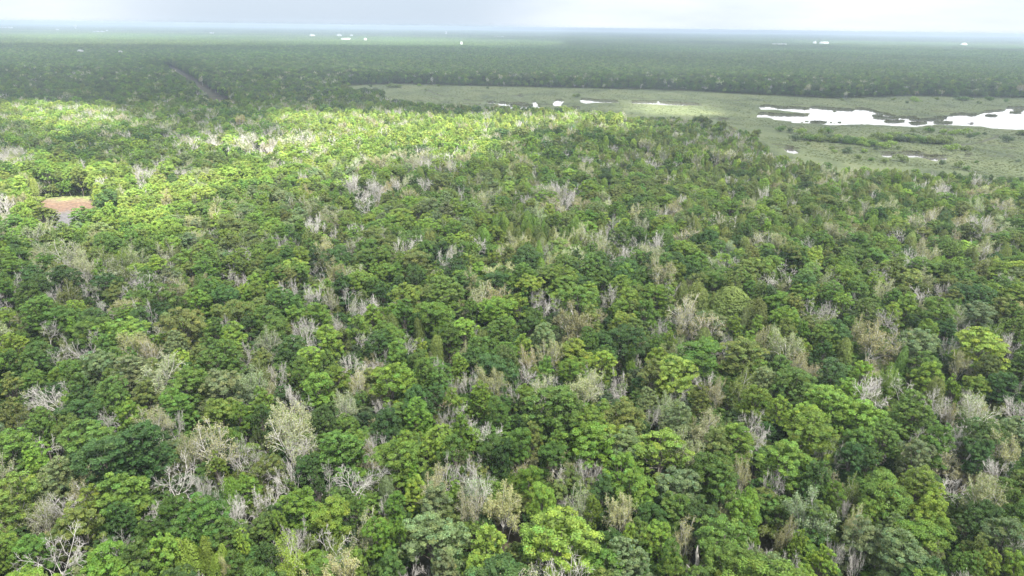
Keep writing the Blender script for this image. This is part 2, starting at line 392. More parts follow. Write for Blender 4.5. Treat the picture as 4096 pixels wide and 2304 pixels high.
MARSH_VIS = ZF([(860, 217), (1000, 213), (1100, 216), (1400, 222), (1700, 229), (1900, 240), (2100, 250), (2300, 243), (2400, 246), (2576, 249), (3000, 262),
                (3000, 480), (2576, 452)]) + Z3([(2300, 1290), (2100, 1250), (1900, 1230), (1700, 1215), (1500, 1212), (1300, 1200), (1100, 1160), (930, 1132), (780, 1112), (690, 1040),
                (620, 1010), (640, 990), (815, 1000), (800, 960), (740, 930), (640, 925), (520, 930), (430, 905), (300, 885), (200, 858), (0, 838)]) + ZF([(1690, 291), (1600, 291), (1500, 286), (1440, 279), (1330, 276), (1200, 274), (1060, 264), (1000, 255), (960, 246), (1000, 240), (985, 232), (900, 228)])
CLEAR_VIS = zoomed([(430, 275), (560, 225), (720, 170), (960, 145), (1150, 140), (1330, 150), (1365, 280), (1290, 300), (1120, 330), (1090, 460), (1000, 500), (880, 490), (800, 360), (720, 275)], 0, 750, 700 / 2576)
TRK = [place(np.array(925.), np.array(455.))[:2], place(np.array(672.), np.array(272.))[:2]]

def seg_dist(x, y, a, b):
    d = b - a; t = np.clip(((x - a[0]) * d[0] + (y - a[1]) * d[1]) / (d @ d), 0, 1)
    return np.hypot(x - a[0] - t * d[0], y - a[1] - t * d[1])

# clearing: rust-coloured sedge, turning grey towards the near side
cg = ground_poly(CLEAR_VIS); cc = cg.mean(0)
xs = np.linspace(cg[:, 0].min() - 28, cg[:, 0].max() + 25, 90); ys = np.linspace(cg[:, 1].min() - 45, cg[:, 1].max() + 6, 90)
X, Y = np.meshgrid(xs, ys); Zc = 0.10 + 0.5 * fbm(X / 3.0, Y / 3.0, 5) * np.clip((Y - (cc[1] - 14)) / 12, .1, 1)
idx = np.arange(90 * 90).reshape(90, 90); Qg = np.stack([idx[:-1, :-1], idx[:-1, 1:], idx[1:, 1:], idx[1:, :-1]], -1).reshape(-1, 4)
def clearing_material():
    mm, t, N, L, o = mat('rust_sedge_grey_near')
    g = N('ShaderNodeNewGeometry'); sp = N('ShaderNodeSeparateXYZ'); L(g.outputs['Position'], sp.inputs[0])
    n = N('ShaderNodeTexNoise'); n.inputs['Scale'].default_value = .12; n.inputs['Detail'].default_value = 7; L(g.outputs['Position'], n.inputs['Vector'])
    ad = N('ShaderNodeMath'); ad.operation = 'MULTIPLY_ADD'; L(n.outputs['Fac'], ad.inputs[0]); ad.inputs[1].default_value = 34; L(sp.outputs['Y'], ad.inputs[2])
    mr = N('ShaderNodeMapRange'); L(ad.outputs[0], mr.inputs[0]); y1 = cg[:, 1].max(); y0 = cg[:, 1].min()
    mr.inputs[1].default_value = y0 + 17; mr.inputs[2].default_value = y1 + 17
    r = N('ShaderNodeValToRGB'); E = r.color_ramp.elements; E[0].position = .22; E[0].color = (.07, .068, .07, 1); E[1].position = .97; E[1].color = (.14, .18, .05, 1)
    for ps, cl in ((.34, (.085, .075, .066)), (.42, (.105, .064, .042)), (.7, (.122, .078, .048)), (.82, (.14, .108, .066))):
        q = E.new(ps); q.color = (*cl, 1)
    L(mr.outputs[0], r.inputs[0])
    n2 = N('ShaderNodeTexNoise'); n2.inputs['Scale'].default_value = .7; n2.inputs['Detail'].default_value = 6; L(g.outputs['Position'], n2.inputs['Vector'])
    v = N('ShaderNodeHueSaturation'); L(r.outputs[0], v.inputs['Color']); mv = N('ShaderNodeMapRange'); L(n2.outputs['Fac'], mv.inputs[0]); mv.inputs[1].default_value = .3; mv.inputs[2].default_value = .7; mv.inputs[3].default_value = .45; mv.inputs[4].default_value = 1.45
    L(mv.outputs[0], v.inputs['Value'])
    p = N('ShaderNodeBsdfPrincipled'); p.inputs['Roughness'].default_value = .85; L(v.outputs[0], p.inputs['Base Color']); L(p.outputs[0], o.inputs[0])
    return mm
rr_ = np.hypot((X - cc[0]) / ((xs[-1] - xs[0]) / 2), (Y - ys.mean()) / ((ys[-1] - ys[0]) / 2))
sheet('clearing', np.stack([X, Y, Zc], -1).reshape(-1, 3), Qg, clearing_material(), 'open clearing of rust-brown sedge with a grey near edge', True)

# straight cut through the forest with a pale dirt track
d = unit((TRK[1] - TRK[0])[None])[0]; nrm = np.array([-d[1], d[0]]); a = TRK[0] - d * 10; b = TRK[1] + d * 20
M_DIRT = simple('pale_dirt', (.05, .045, .04), (.15, .135, .12), .15, detail=7)
steps = np.linspace(0, 1, 60); Vt = []
for t in steps:
    p = a + (b - a) * t; w = 1.2 * math.sin(t * 40)
    for o_ in (-11.5, -7.5, -5.5, 2.0): Vt.append((*(p + nrm * (-o_ + w * .3)), .06 + (.12 if -8 < o_ < -5 else 0)))
idx = np.arange(240).reshape(60, 4); Qt = np.stack([idx[:-1, :-1], idx[:-1, 1:], idx[1:, 1:], idx[1:, :-1]], -1).reshape(-1, 4)
sheet('dirt_track', Vt, Qt, M_DIRT, 'straight pale dirt track along the cut through the far forest', True)

# marsh: a height field with ponds, channels and reed banks; the water lies flat below it
LAKE = Z3([(610, 775), (680, 768), (760, 785), (850, 783), (960, 791), (980, 778), (1100, 792), (1290, 803), (1310, 790), (1390, 795), (1500, 825), (1600, 851), (1760, 860), (1960, 857), (1985, 840), (2060, 828), (2160, 840), (2250, 815), (2390, 800), (2400, 785), (2529, 782), (3300, 800), (3300, 985), (2529, 944), (2300, 932), (2240, 920), (2010, 909), (1900, 907), (1750, 920), (1600, 914), (1400, 903), (1230, 907), (1130, 908), (1000, 897), (850, 892), (840, 881), (720, 871), (690, 855), (595, 851), (600, 828), (640, 825), (720, 835), (960, 839), (970, 825), (880, 815), (740, 798), (620, 796)])
POOLS = [LAKE,
    Z3([(785, 1082), (850, 1080), (897, 1100), (872, 1121), (820, 1106)]),
    Z3([(1500, 1120), (1560, 1116), (1590, 1128), (1650, 1116), (1760, 1116), (1800, 1130), (1830, 1143), (1900, 1146), (1988, 1146), (1980, 1160), (1920, 1161), (1900, 1171), (1830, 1155), (1760, 1140), (1700, 1143), (1640, 1139), (1600, 1136), (1560, 1144), (1510, 1138)]),
    Z3([(2105, 1136), (2150, 1136), (2150, 1143), (2110, 1143)]), Z3([(285, 870), (380, 872), (410, 877), (330, 878)]),
    Z2([(1180, 762), (1240, 760), (1260, 768), (1280, 763), (1390, 766), (1400, 775), (1430, 775), (1445, 753), (1460, 750), (1470, 760), (1475, 780), (1497, 797), (1470, 803), (1430, 797), (1380, 805), (1280, 801), (1250, 792), (1260, 783), (1230, 780), (1190, 777)]),
    Z2([(1095, 755), (1160, 756), (1165, 764), (1110, 765)]), Z2([(1588, 770), (1600, 755), (1575, 750), (1620, 737), (1670, 750), (1652, 765), (1640, 781), (1600, 783)]),
    Z2([(1785, 734), (1850, 735), (1900, 742), (1960, 746), (2060, 750), (2080, 757), (1990, 758), (1880, 760), (1830, 765), (1790, 753)]),
    Z2([(2150, 752), (2350, 755), (2360, 743), (2366, 756), (2560, 769), (2720, 778), (2540, 779), (2380, 773), (2180, 763)]),
    Z2([(1708, 792), (1780, 796), (1770, 810), (1720, 805)]), Z2([(1325, 706), (1375, 707), (1370, 714), (1330, 713)]), Z2([(1048, 797), (1070, 797), (1065, 803), (1050, 803)])]
ISLES = [(Z3, c) for c in ((1465, 838, 46, 9), (1540, 856, 98, 9), (1585, 880, 76, 10), (1820, 867, 122, 10), (1760, 893, 70, 10), (1945, 888, 72, 14), (2285, 838, 52, 7), (2462, 815, 40, 6), (2485, 797, 46, 7), (1045, 889, 66, 8), (950, 882, 15, 5), (910, 888, 8, 4), (1128, 890, 12, 4), (1200, 888, 18, 5), (1157, 894, 7, 3), (1162, 808, 12, 4), (2160, 836, 16, 5))] + [(Z2, (1350, 779, 84, 9)), (Z2, (1255, 771, 12, 4)), (Z2, (1385, 766, 16, 5))]
SLITS = [Z2(p) for p in ([(680, 672), (720, 695), (770, 708), (870, 712)], [(930, 735), (1000, 745), (1160, 750)], [(930, 765), (1100, 775), (1230, 780)], [(1285, 708), (1400, 702)], [(1050, 698), (1240, 690)], [(560, 742), (620, 745)], [(690, 728), (740, 732)], [(2150, 722), (2350, 735), (2576, 742)], [(1900, 820), (1990, 822)], [(1470, 770), (1590, 776)], [(1090, 650), (1110, 652)])] + \
        [Z3(p) for p in ([(0, 750), (180, 765)], [(240, 768), (300, 772)], [(400, 762), (500, 768)], [(780, 740), (810, 742)], [(940, 735), (1020, 738)], [(850, 760), (960, 764)], [(1650, 797), (1720, 795)], [(1860, 810), (2240, 818)], [(200, 862), (380, 868), (500, 880)], [(1140, 1064), (1230, 1074), (1340, 1092)], [(2080, 1125), (2240, 1135), (2440, 1140)], [(2090, 1155), (2220, 1165)], [(2370, 1075), (2500, 1078)], [(2080, 1055), (2240, 1030), (2340, 985)], [(2300, 985), (2420, 990), (2529, 1000)], [(2220, 1055), (2340, 1058)], [(720, 1050), (850, 1060)], [(780, 1072), (895, 1080)], [(1490, 1105), (1640, 1110)], [(1660, 1106), (1800, 1110)], [(1800, 1125), (1980, 1135)], [(1880, 780), (2050, 780)], [(1700, 912), (2000, 930)], [(2430, 1130), (2460, 1132)], [(420, 730), (470, 733)], [(110, 724), (180, 726)])]
nu, nv = 760, 420
U, V_ = np.meshgrid(np.linspace(-.32, 1.10, nu), np.geomspace(400, 1480, nv)); MX, MY = U * V_, V_
mgp = ground_poly(MARSH_VIS)
def smooth_in(poly_px, jx, jy):
    return inside(ground_poly(poly_px), jx, jy)
JX = MX + 5 * (fbm(MX / 22, MY / 22, 3) - .5) + 4 * (fbm(MX / 7, MY / 7, 13) - .5); JY = MY + 8 * (fbm(MX / 26, MY / 30, 4) - .5) + 6 * (fbm(MX / 8, MY / 8, 14) - .5)
water = np.zeros(MX.shape, bool)
for p in POOLS: water |= smooth_in(p, JX, JY)
for zf, (x, y, rx, ry) in ISLES:
    th = np.linspace(0, 6.283, 18, endpoint=False)
    water &= ~smooth_in(zf([(x + rx * math.cos(q), y + .62 * ry * math.sin(q)) for q in th]), JX, JY)
slit = np.zeros(MX.shape, bool)
for s_ in SLITS:
    g = ground_poly(s_)
    for a, b in zip(g[:-1], g[1:]): slit |= seg_dist(JX, JY, a, b) < 1.2 + 1.6 * vnoise(MX / 14, MY / 14, 8)
def blur(A, k):
    A = A.astype(float)
    for ax in (0, 1):
        A = sum(np.roll(A, s, ax) for s in range(-k, k + 1)) / (2 * k + 1)
    return A
near_w = blur(water, 4); behind = blur(np.roll(water, 3, 0) & ~water, 2); behind_s = blur(np.roll(slit, 2, 0) & ~slit, 1)
MZ = .62 + .35 * (fbm(MX / 40, MY / 55, 9) - .5) + .5 * (fbm(MX / 5, MY / 7, 12, 3) - .5) + 1.15 * np.clip(behind * 1.7, 0, 1) + .9 * np.clip(behind_s * 2, 0, 1)
MZ = np.where(slit, .30, MZ); MZ = np.where(water, -.8, MZ)
far_out = np.zeros(MX.shape, bool); far_out |= (MY > 1440)
MZ = np.where(far_out, -1, MZ)
idx = np.arange(nu * nv).reshape(nv, nu); Qm = np.stack([idx[:-1, :-1], idx[:-1, 1:], idx[1:, 1:], idx[1:, :-1]], -1).reshape(-1, 4)
# keep only the cells in or near the marsh
mg_c = mgp.mean(0); inm = inside(mgp, MX, MY); inm = blur(inm, 26) > 0.004
kq = inm[:-1, :-1].ravel() & inm[1:, 1:].ravel(); Qm = Qm[kq]
used = np.unique(Qm); remap = np.full(nu * nv, -1); remap[used] = np.arange(len(used))
def marsh_material():
    mm, t, N, L, o = mat('marsh_grass')
    g = N('ShaderNodeNewGeometry')
    mp = N('ShaderNodeMapping'); mp.inputs['Scale'].default_value = (1, .55, 1); L(g.outputs['Position'], mp.inputs[0])
    n = N('ShaderNodeTexNoise'); n.inputs['Scale'].default_value = .018; n.inputs['Detail'].default_value = 9; n.inputs['Roughness'].default_value = .68; L(mp.outputs[0], n.inputs['Vector'])
    r = N('ShaderNodeValToRGB'); E = r.color_ramp.elements; E[0].position = .34; E[0].color = (.050, .064, .032, 1); E[1].position = .66; E[1].color = (.125, .138, .066, 1)
    q = E.new(.5); q.color = (.098, .120, .056, 1); L(n.outputs['Fac'], r.inputs[0])
    ra = N('ShaderNodeAttribute'); ra.attribute_name = 'reed'; rx = N('ShaderNodeMixRGB'); rx.inputs[2].default_value = (.062, .062, .044, 1); L(ra.outputs['Fac'], rx.inputs[0]); L(r.outputs[0], rx.inputs[1])
    n2 = N('ShaderNodeTexNoise'); n2.inputs['Scale'].default_value = .5; n2.inputs['Detail'].default_value = 6; L(g.outputs['Position'], n2.inputs['Vector'])
    b = N('ShaderNodeBump'); b.inputs['Strength'].default_value = .9; b.inputs['Distance'].default_value = 1.2; L(n2.outputs['Fac'], b.inputs['Height'])
    p = N('ShaderNodeBsdfPrincipled'); p.inputs['Roughness'].default_value = .9; p.inputs['Specular IOR Level'].default_value = .1; L(rx.outputs[0], p.inputs['Base Color']); L(b.outputs[0], p.inputs['Normal']); L(p.outputs[0], o.inputs[0])
    return mm
marsh_o = sheet('marsh', np.stack([MX, MY, MZ], -1).reshape(-1, 3)[used], remap[Qm], marsh_material(), 'flat grey-green grassy marsh with reed banks and channels', False)
reed = np.clip(.8 * np.clip(behind * 1.8 - .15, 0, 1) + .75 * slit, 0, 1).ravel()[used]
ra_ = marsh_o.data.attributes.new('reed', 'FLOAT', 'POINT'); ra_.data.foreach_set('value', reed.astype(np.float32))
def water_material():
    mm, t, N, L, o = mat('still_water')
    g = N('ShaderNodeNewGeometry'); n = N('ShaderNodeTexNoise'); n.inputs['Scale'].default_value = .25; n.inputs['Detail'].default_value = 4; L(g.outputs['Position'], n.inputs['Vector'])
    b = N('ShaderNodeBump'); b.inputs['Strength'].default_value = .05; b.inputs['Distance'].default_value = .3; L(n.outputs['Fac'], b.inputs['Height'])
    p = N('ShaderNodeBsdfPrincipled'); p.inputs['Base Color'].default_value = (.09, .085, .075, 1); p.inputs['Roughness'].default_value = .06; p.inputs['Specular IOR Level'].default_value = .27; p.inputs['IOR'].default_value = 1.33; L(b.outputs[0], p.inputs['Normal']); L(p.outputs[0], o.inputs[0])
    return mm
wc = near_w > .001
wq = (wc[:-1, :-1] & inm[:-1, :-1]).ravel(); Qw = np.stack([idx[:-1, :-1], idx[:-1, 1:], idx[1:, 1:], idx[1:, :-1]], -1).reshape(-1, 4)[wq]
uw = np.unique(Qw); rw = np.full(nu * nv, -1); rw[uw] = np.arange(len(uw))
sheet('water', np.stack([MX, MY, np.full(MX.shape, .22)], -1).reshape(-1, 3)[uw], rw[Qw], water_material(), 'still pale water of the marsh lake and pools mirroring the sky')

# sedge tussocks and reed fringes over the marsh: more than anyone could count
r_ = np.random.default_rng(77); land = (~water) & (~slit) & inside(mgp, MX, MY); fringe = land & (behind > .35); land &= ~(near_w > .02)
li = np.flatnonzero(land.ravel()); fi = np.flatnonzero(fringe.ravel()); pickn = np.concatenate([r_.choice(li, 26000), r_.choice(fi, 2600)]); isf = np.arange(len(pickn)) >= 26000
bxx = MX.ravel()[pickn] + r_.uniform(-1.3, 1.3, len(pickn)); byy = MY.ravel()[pickn] + r_.uniform(-1.3, 1.3, len(pickn)); bzz = MZ.ravel()[pickn]
hh = np.where(isf, r_.uniform(.3, .8, len(pickn)), r_.uniform(.12, .38, len(pickn))) * (.6 + .8 * fbm(bxx / 30, byy / 30, 90)); ww = r_.uniform(.5, 1.5, len(pickn)); Vs_ = []
for kq in range(2):
    an = r_.uniform(0, 3.14, len(pickn)); dx_, dy_ = np.cos(an) * ww, np.sin(an) * ww; le = r_.normal(0, .25, len(pickn))
    Vs_.append(np.stack([np.stack([bxx - dx_ * .6, byy - dy_ * .6, bzz - .1], 1), np.stack([bxx + dx_ * .6, byy + dy_ * .6, bzz - .1], 1), np.stack([bxx + dx_ + le, byy + dy_, bzz + hh], 1), np.stack([bxx - dx_ + le, byy - dy_, bzz + hh * .9], 1)], 1))
Vs_ = np.concatenate(Vs_).reshape(-1, 3); tone = (.65 + .7 * fbm(bxx / 45, byy / 60, 91)) * r_.uniform(.7, 1.3, len(pickn))
base_ = np.where(isf[:, None], np.array([.11, .11, .07]), np.array([.13, .152, .07])) * tone[:, None]; base_ = np.concatenate([base_, base_]).repeat(4, 0)
go_ = link('marsh_grass', make_mesh('marsh_grass', Vs_, np.arange(len(Vs_)).reshape(-1, 4), [M_LEAF], None, base_)); go_['leaf_tint'] = [1.0, 1.0, 1.0]
tag(go_, 'sedge tussocks and brownish reed fringes growing over the marsh', None, None, 'stuff')

# ------------------------------------------------------------------ broken cloud layer overhead; its gaps let the sun through
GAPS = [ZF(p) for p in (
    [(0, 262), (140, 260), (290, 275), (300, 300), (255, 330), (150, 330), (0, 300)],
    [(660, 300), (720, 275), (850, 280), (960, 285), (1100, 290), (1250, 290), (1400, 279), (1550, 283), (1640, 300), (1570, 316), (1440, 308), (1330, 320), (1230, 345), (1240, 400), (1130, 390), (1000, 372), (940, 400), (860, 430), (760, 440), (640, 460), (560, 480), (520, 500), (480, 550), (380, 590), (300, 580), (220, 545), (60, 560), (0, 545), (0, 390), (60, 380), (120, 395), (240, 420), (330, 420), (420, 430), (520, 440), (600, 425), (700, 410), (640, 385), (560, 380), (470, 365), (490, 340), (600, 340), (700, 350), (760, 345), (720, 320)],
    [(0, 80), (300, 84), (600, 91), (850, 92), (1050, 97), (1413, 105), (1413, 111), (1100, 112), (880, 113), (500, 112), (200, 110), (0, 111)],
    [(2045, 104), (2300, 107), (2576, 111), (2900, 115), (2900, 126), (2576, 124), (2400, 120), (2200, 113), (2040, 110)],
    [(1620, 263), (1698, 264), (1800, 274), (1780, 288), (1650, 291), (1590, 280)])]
ALT = 1250.0
gx = np.unique(np.concatenate([np.linspace(-620, 620, 105), 620 * np.geomspace(1, 31, 44), -620 * np.geomspace(1, 31, 44)]))
gy = np.unique(np.concatenate([np.linspace(-5000, 0, 14), np.linspace(0, 1000, 90), np.geomspace(1000, 23000, 82)]))
CX, CY = np.meshgrid(gx, gy)
sx = CX + 14 * (fbm(CX / 60, CY / 60, 21) - .5) * np.clip(CY / 500, .5, 6); sy = CY + 40 * (fbm(CX / 70, CY / 70, 22) - .5) * np.clip(CY / 600, .5, 4)
ppx, ppy, pdp = project(np.stack([sx, sy, np.full(CX.shape, 17.0)], -1))
infr = (sy > 60) & (ppx > -300) & (ppx < 4400) & (ppy < 2400)
gap = np.zeros(CX.shape, bool)
for p in GAPS[:-1]: gap |= inside(p, ppx, ppy) & infr
qpx, qpy, _ = project(np.stack([sx, sy, np.full(CX.shape, .6)], -1)); gap |= inside(GAPS[-1], qpx, qpy) & infr
wild = fbm(CX / 900, CY / 900, 31, 3) > .66
gap |= wild & ~infr
gap = np.clip(np.maximum(.55 * blur(gap, 5) * 1.6, blur(gap, 2) * 1.5), 0, 1)
thick = .97 - .05 * fbm(CX / 300, CY / 300, 33) - (.42 + .20 * (fbm(CX / 90, CY / 90, 34) - .5)) * np.clip((860 - CY) / 420, 0, 1)
dens = np.clip(thick * (1 - gap), 0, 1)
off = SUN[:2] * (ALT / SUN[2])
nyx, nxx = CX.shape; idx = np.arange(nyx * nxx).reshape(nyx, nxx)
base_z = ALT + 40 * (fbm(CX / 200, CY / 200, 41) - .5); top_z = base_z + 20 + 260 * dens * fbm(CX / 500, CY / 500, 42)
# each cloud point stands where the sun's ray through its ground point meets it
Vb = np.stack([CX + SUN[0] / SUN[2] * base_z, CY + SUN[1] / SUN[2] * base_z, base_z], -1).reshape(-1, 3)
Vp = np.stack([CX + SUN[0] / SUN[2] * top_z, CY + SUN[1] / SUN[2] * top_z, top_z], -1).reshape(-1, 3)
Qb = np.stack([idx[:-1, :-1], idx[1:, :-1], idx[1:, 1:], idx[:-1, 1:]], -1).reshape(-1, 4); Qp = np.stack([idx[:-1, :-1], idx[:-1, 1:], idx[1:, 1:], idx[1:, :-1]], -1).reshape(-1, 4)
dd = dens.ravel(); keep = np.maximum.reduce([dd[Qb[:, k]] for k in range(4)]) > .02
nn = len(Vb)
def cloud_material(name, k, col):
    mm, t, N, L, o = mat(name)
    a = N('ShaderNodeAttribute'); a.attribute_name = 'cloud_density'
    ml = N('ShaderNodeMath'); ml.operation = 'MULTIPLY'; ml.inputs[1].default_value = k; L(a.outputs['Fac'], ml.inputs[0])
    tr = N('ShaderNodeBsdfTransparent'); tl = N('ShaderNodeBsdfTranslucent'); tl.inputs[0].default_value = (*col, 1)
    df = N('ShaderNodeBsdfDiffuse'); df.inputs[0].default_value = (.6, .6, .6, 1)
    m1 = N('ShaderNodeMixShader'); m1.inputs[0].default_value = .12; L(tl.outputs[0], m1.inputs[1]); L(df.outputs[0], m1.inputs[2])
    m2 = N('ShaderNodeMixShader'); L(ml.outputs[0], m2.inputs[0]); L(tr.outputs[0], m2.inputs[1]); L(m1.outputs[0], m2.inputs[2]); L(m2.outputs[0], o.inputs[0])
    return mm
cm = make_mesh('cloud_layer', np.concatenate([Vb, Vp]), np.concatenate([Qb[keep], Qp[keep] + nn]), [cloud_material('cloud_base', 1.0, (.51, .53, .56)), cloud_material('cloud_top', .25, (.85, .85, .86))], np.concatenate([np.zeros(keep.sum()), np.ones(keep.sum())]))
at = cm.attributes.new('cloud_density', 'FLOAT', 'POINT'); at.data.foreach_set('value', np.concatenate([dd, dd]).astype(np.float32))
tag(link('cloud_layer', cm), 'broken grey cloud layer above the forest with sunny gaps', None, None, 'structure')

# ------------------------------------------------------------------ trees
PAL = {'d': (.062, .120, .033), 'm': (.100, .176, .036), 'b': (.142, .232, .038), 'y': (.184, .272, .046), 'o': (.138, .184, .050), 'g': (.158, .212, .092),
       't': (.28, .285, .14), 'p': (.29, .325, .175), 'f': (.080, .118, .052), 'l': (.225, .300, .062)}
CNAME = {'d': 'dark green', 'm': 'mid-green', 'b': 'bright green', 'y': 'yellow-green', 'o': 'olive green', 'g': 'silvery green', 't': 'tan', 'p': 'pale cream-green', 'f': 'dull green', 'l': 'lime green'}
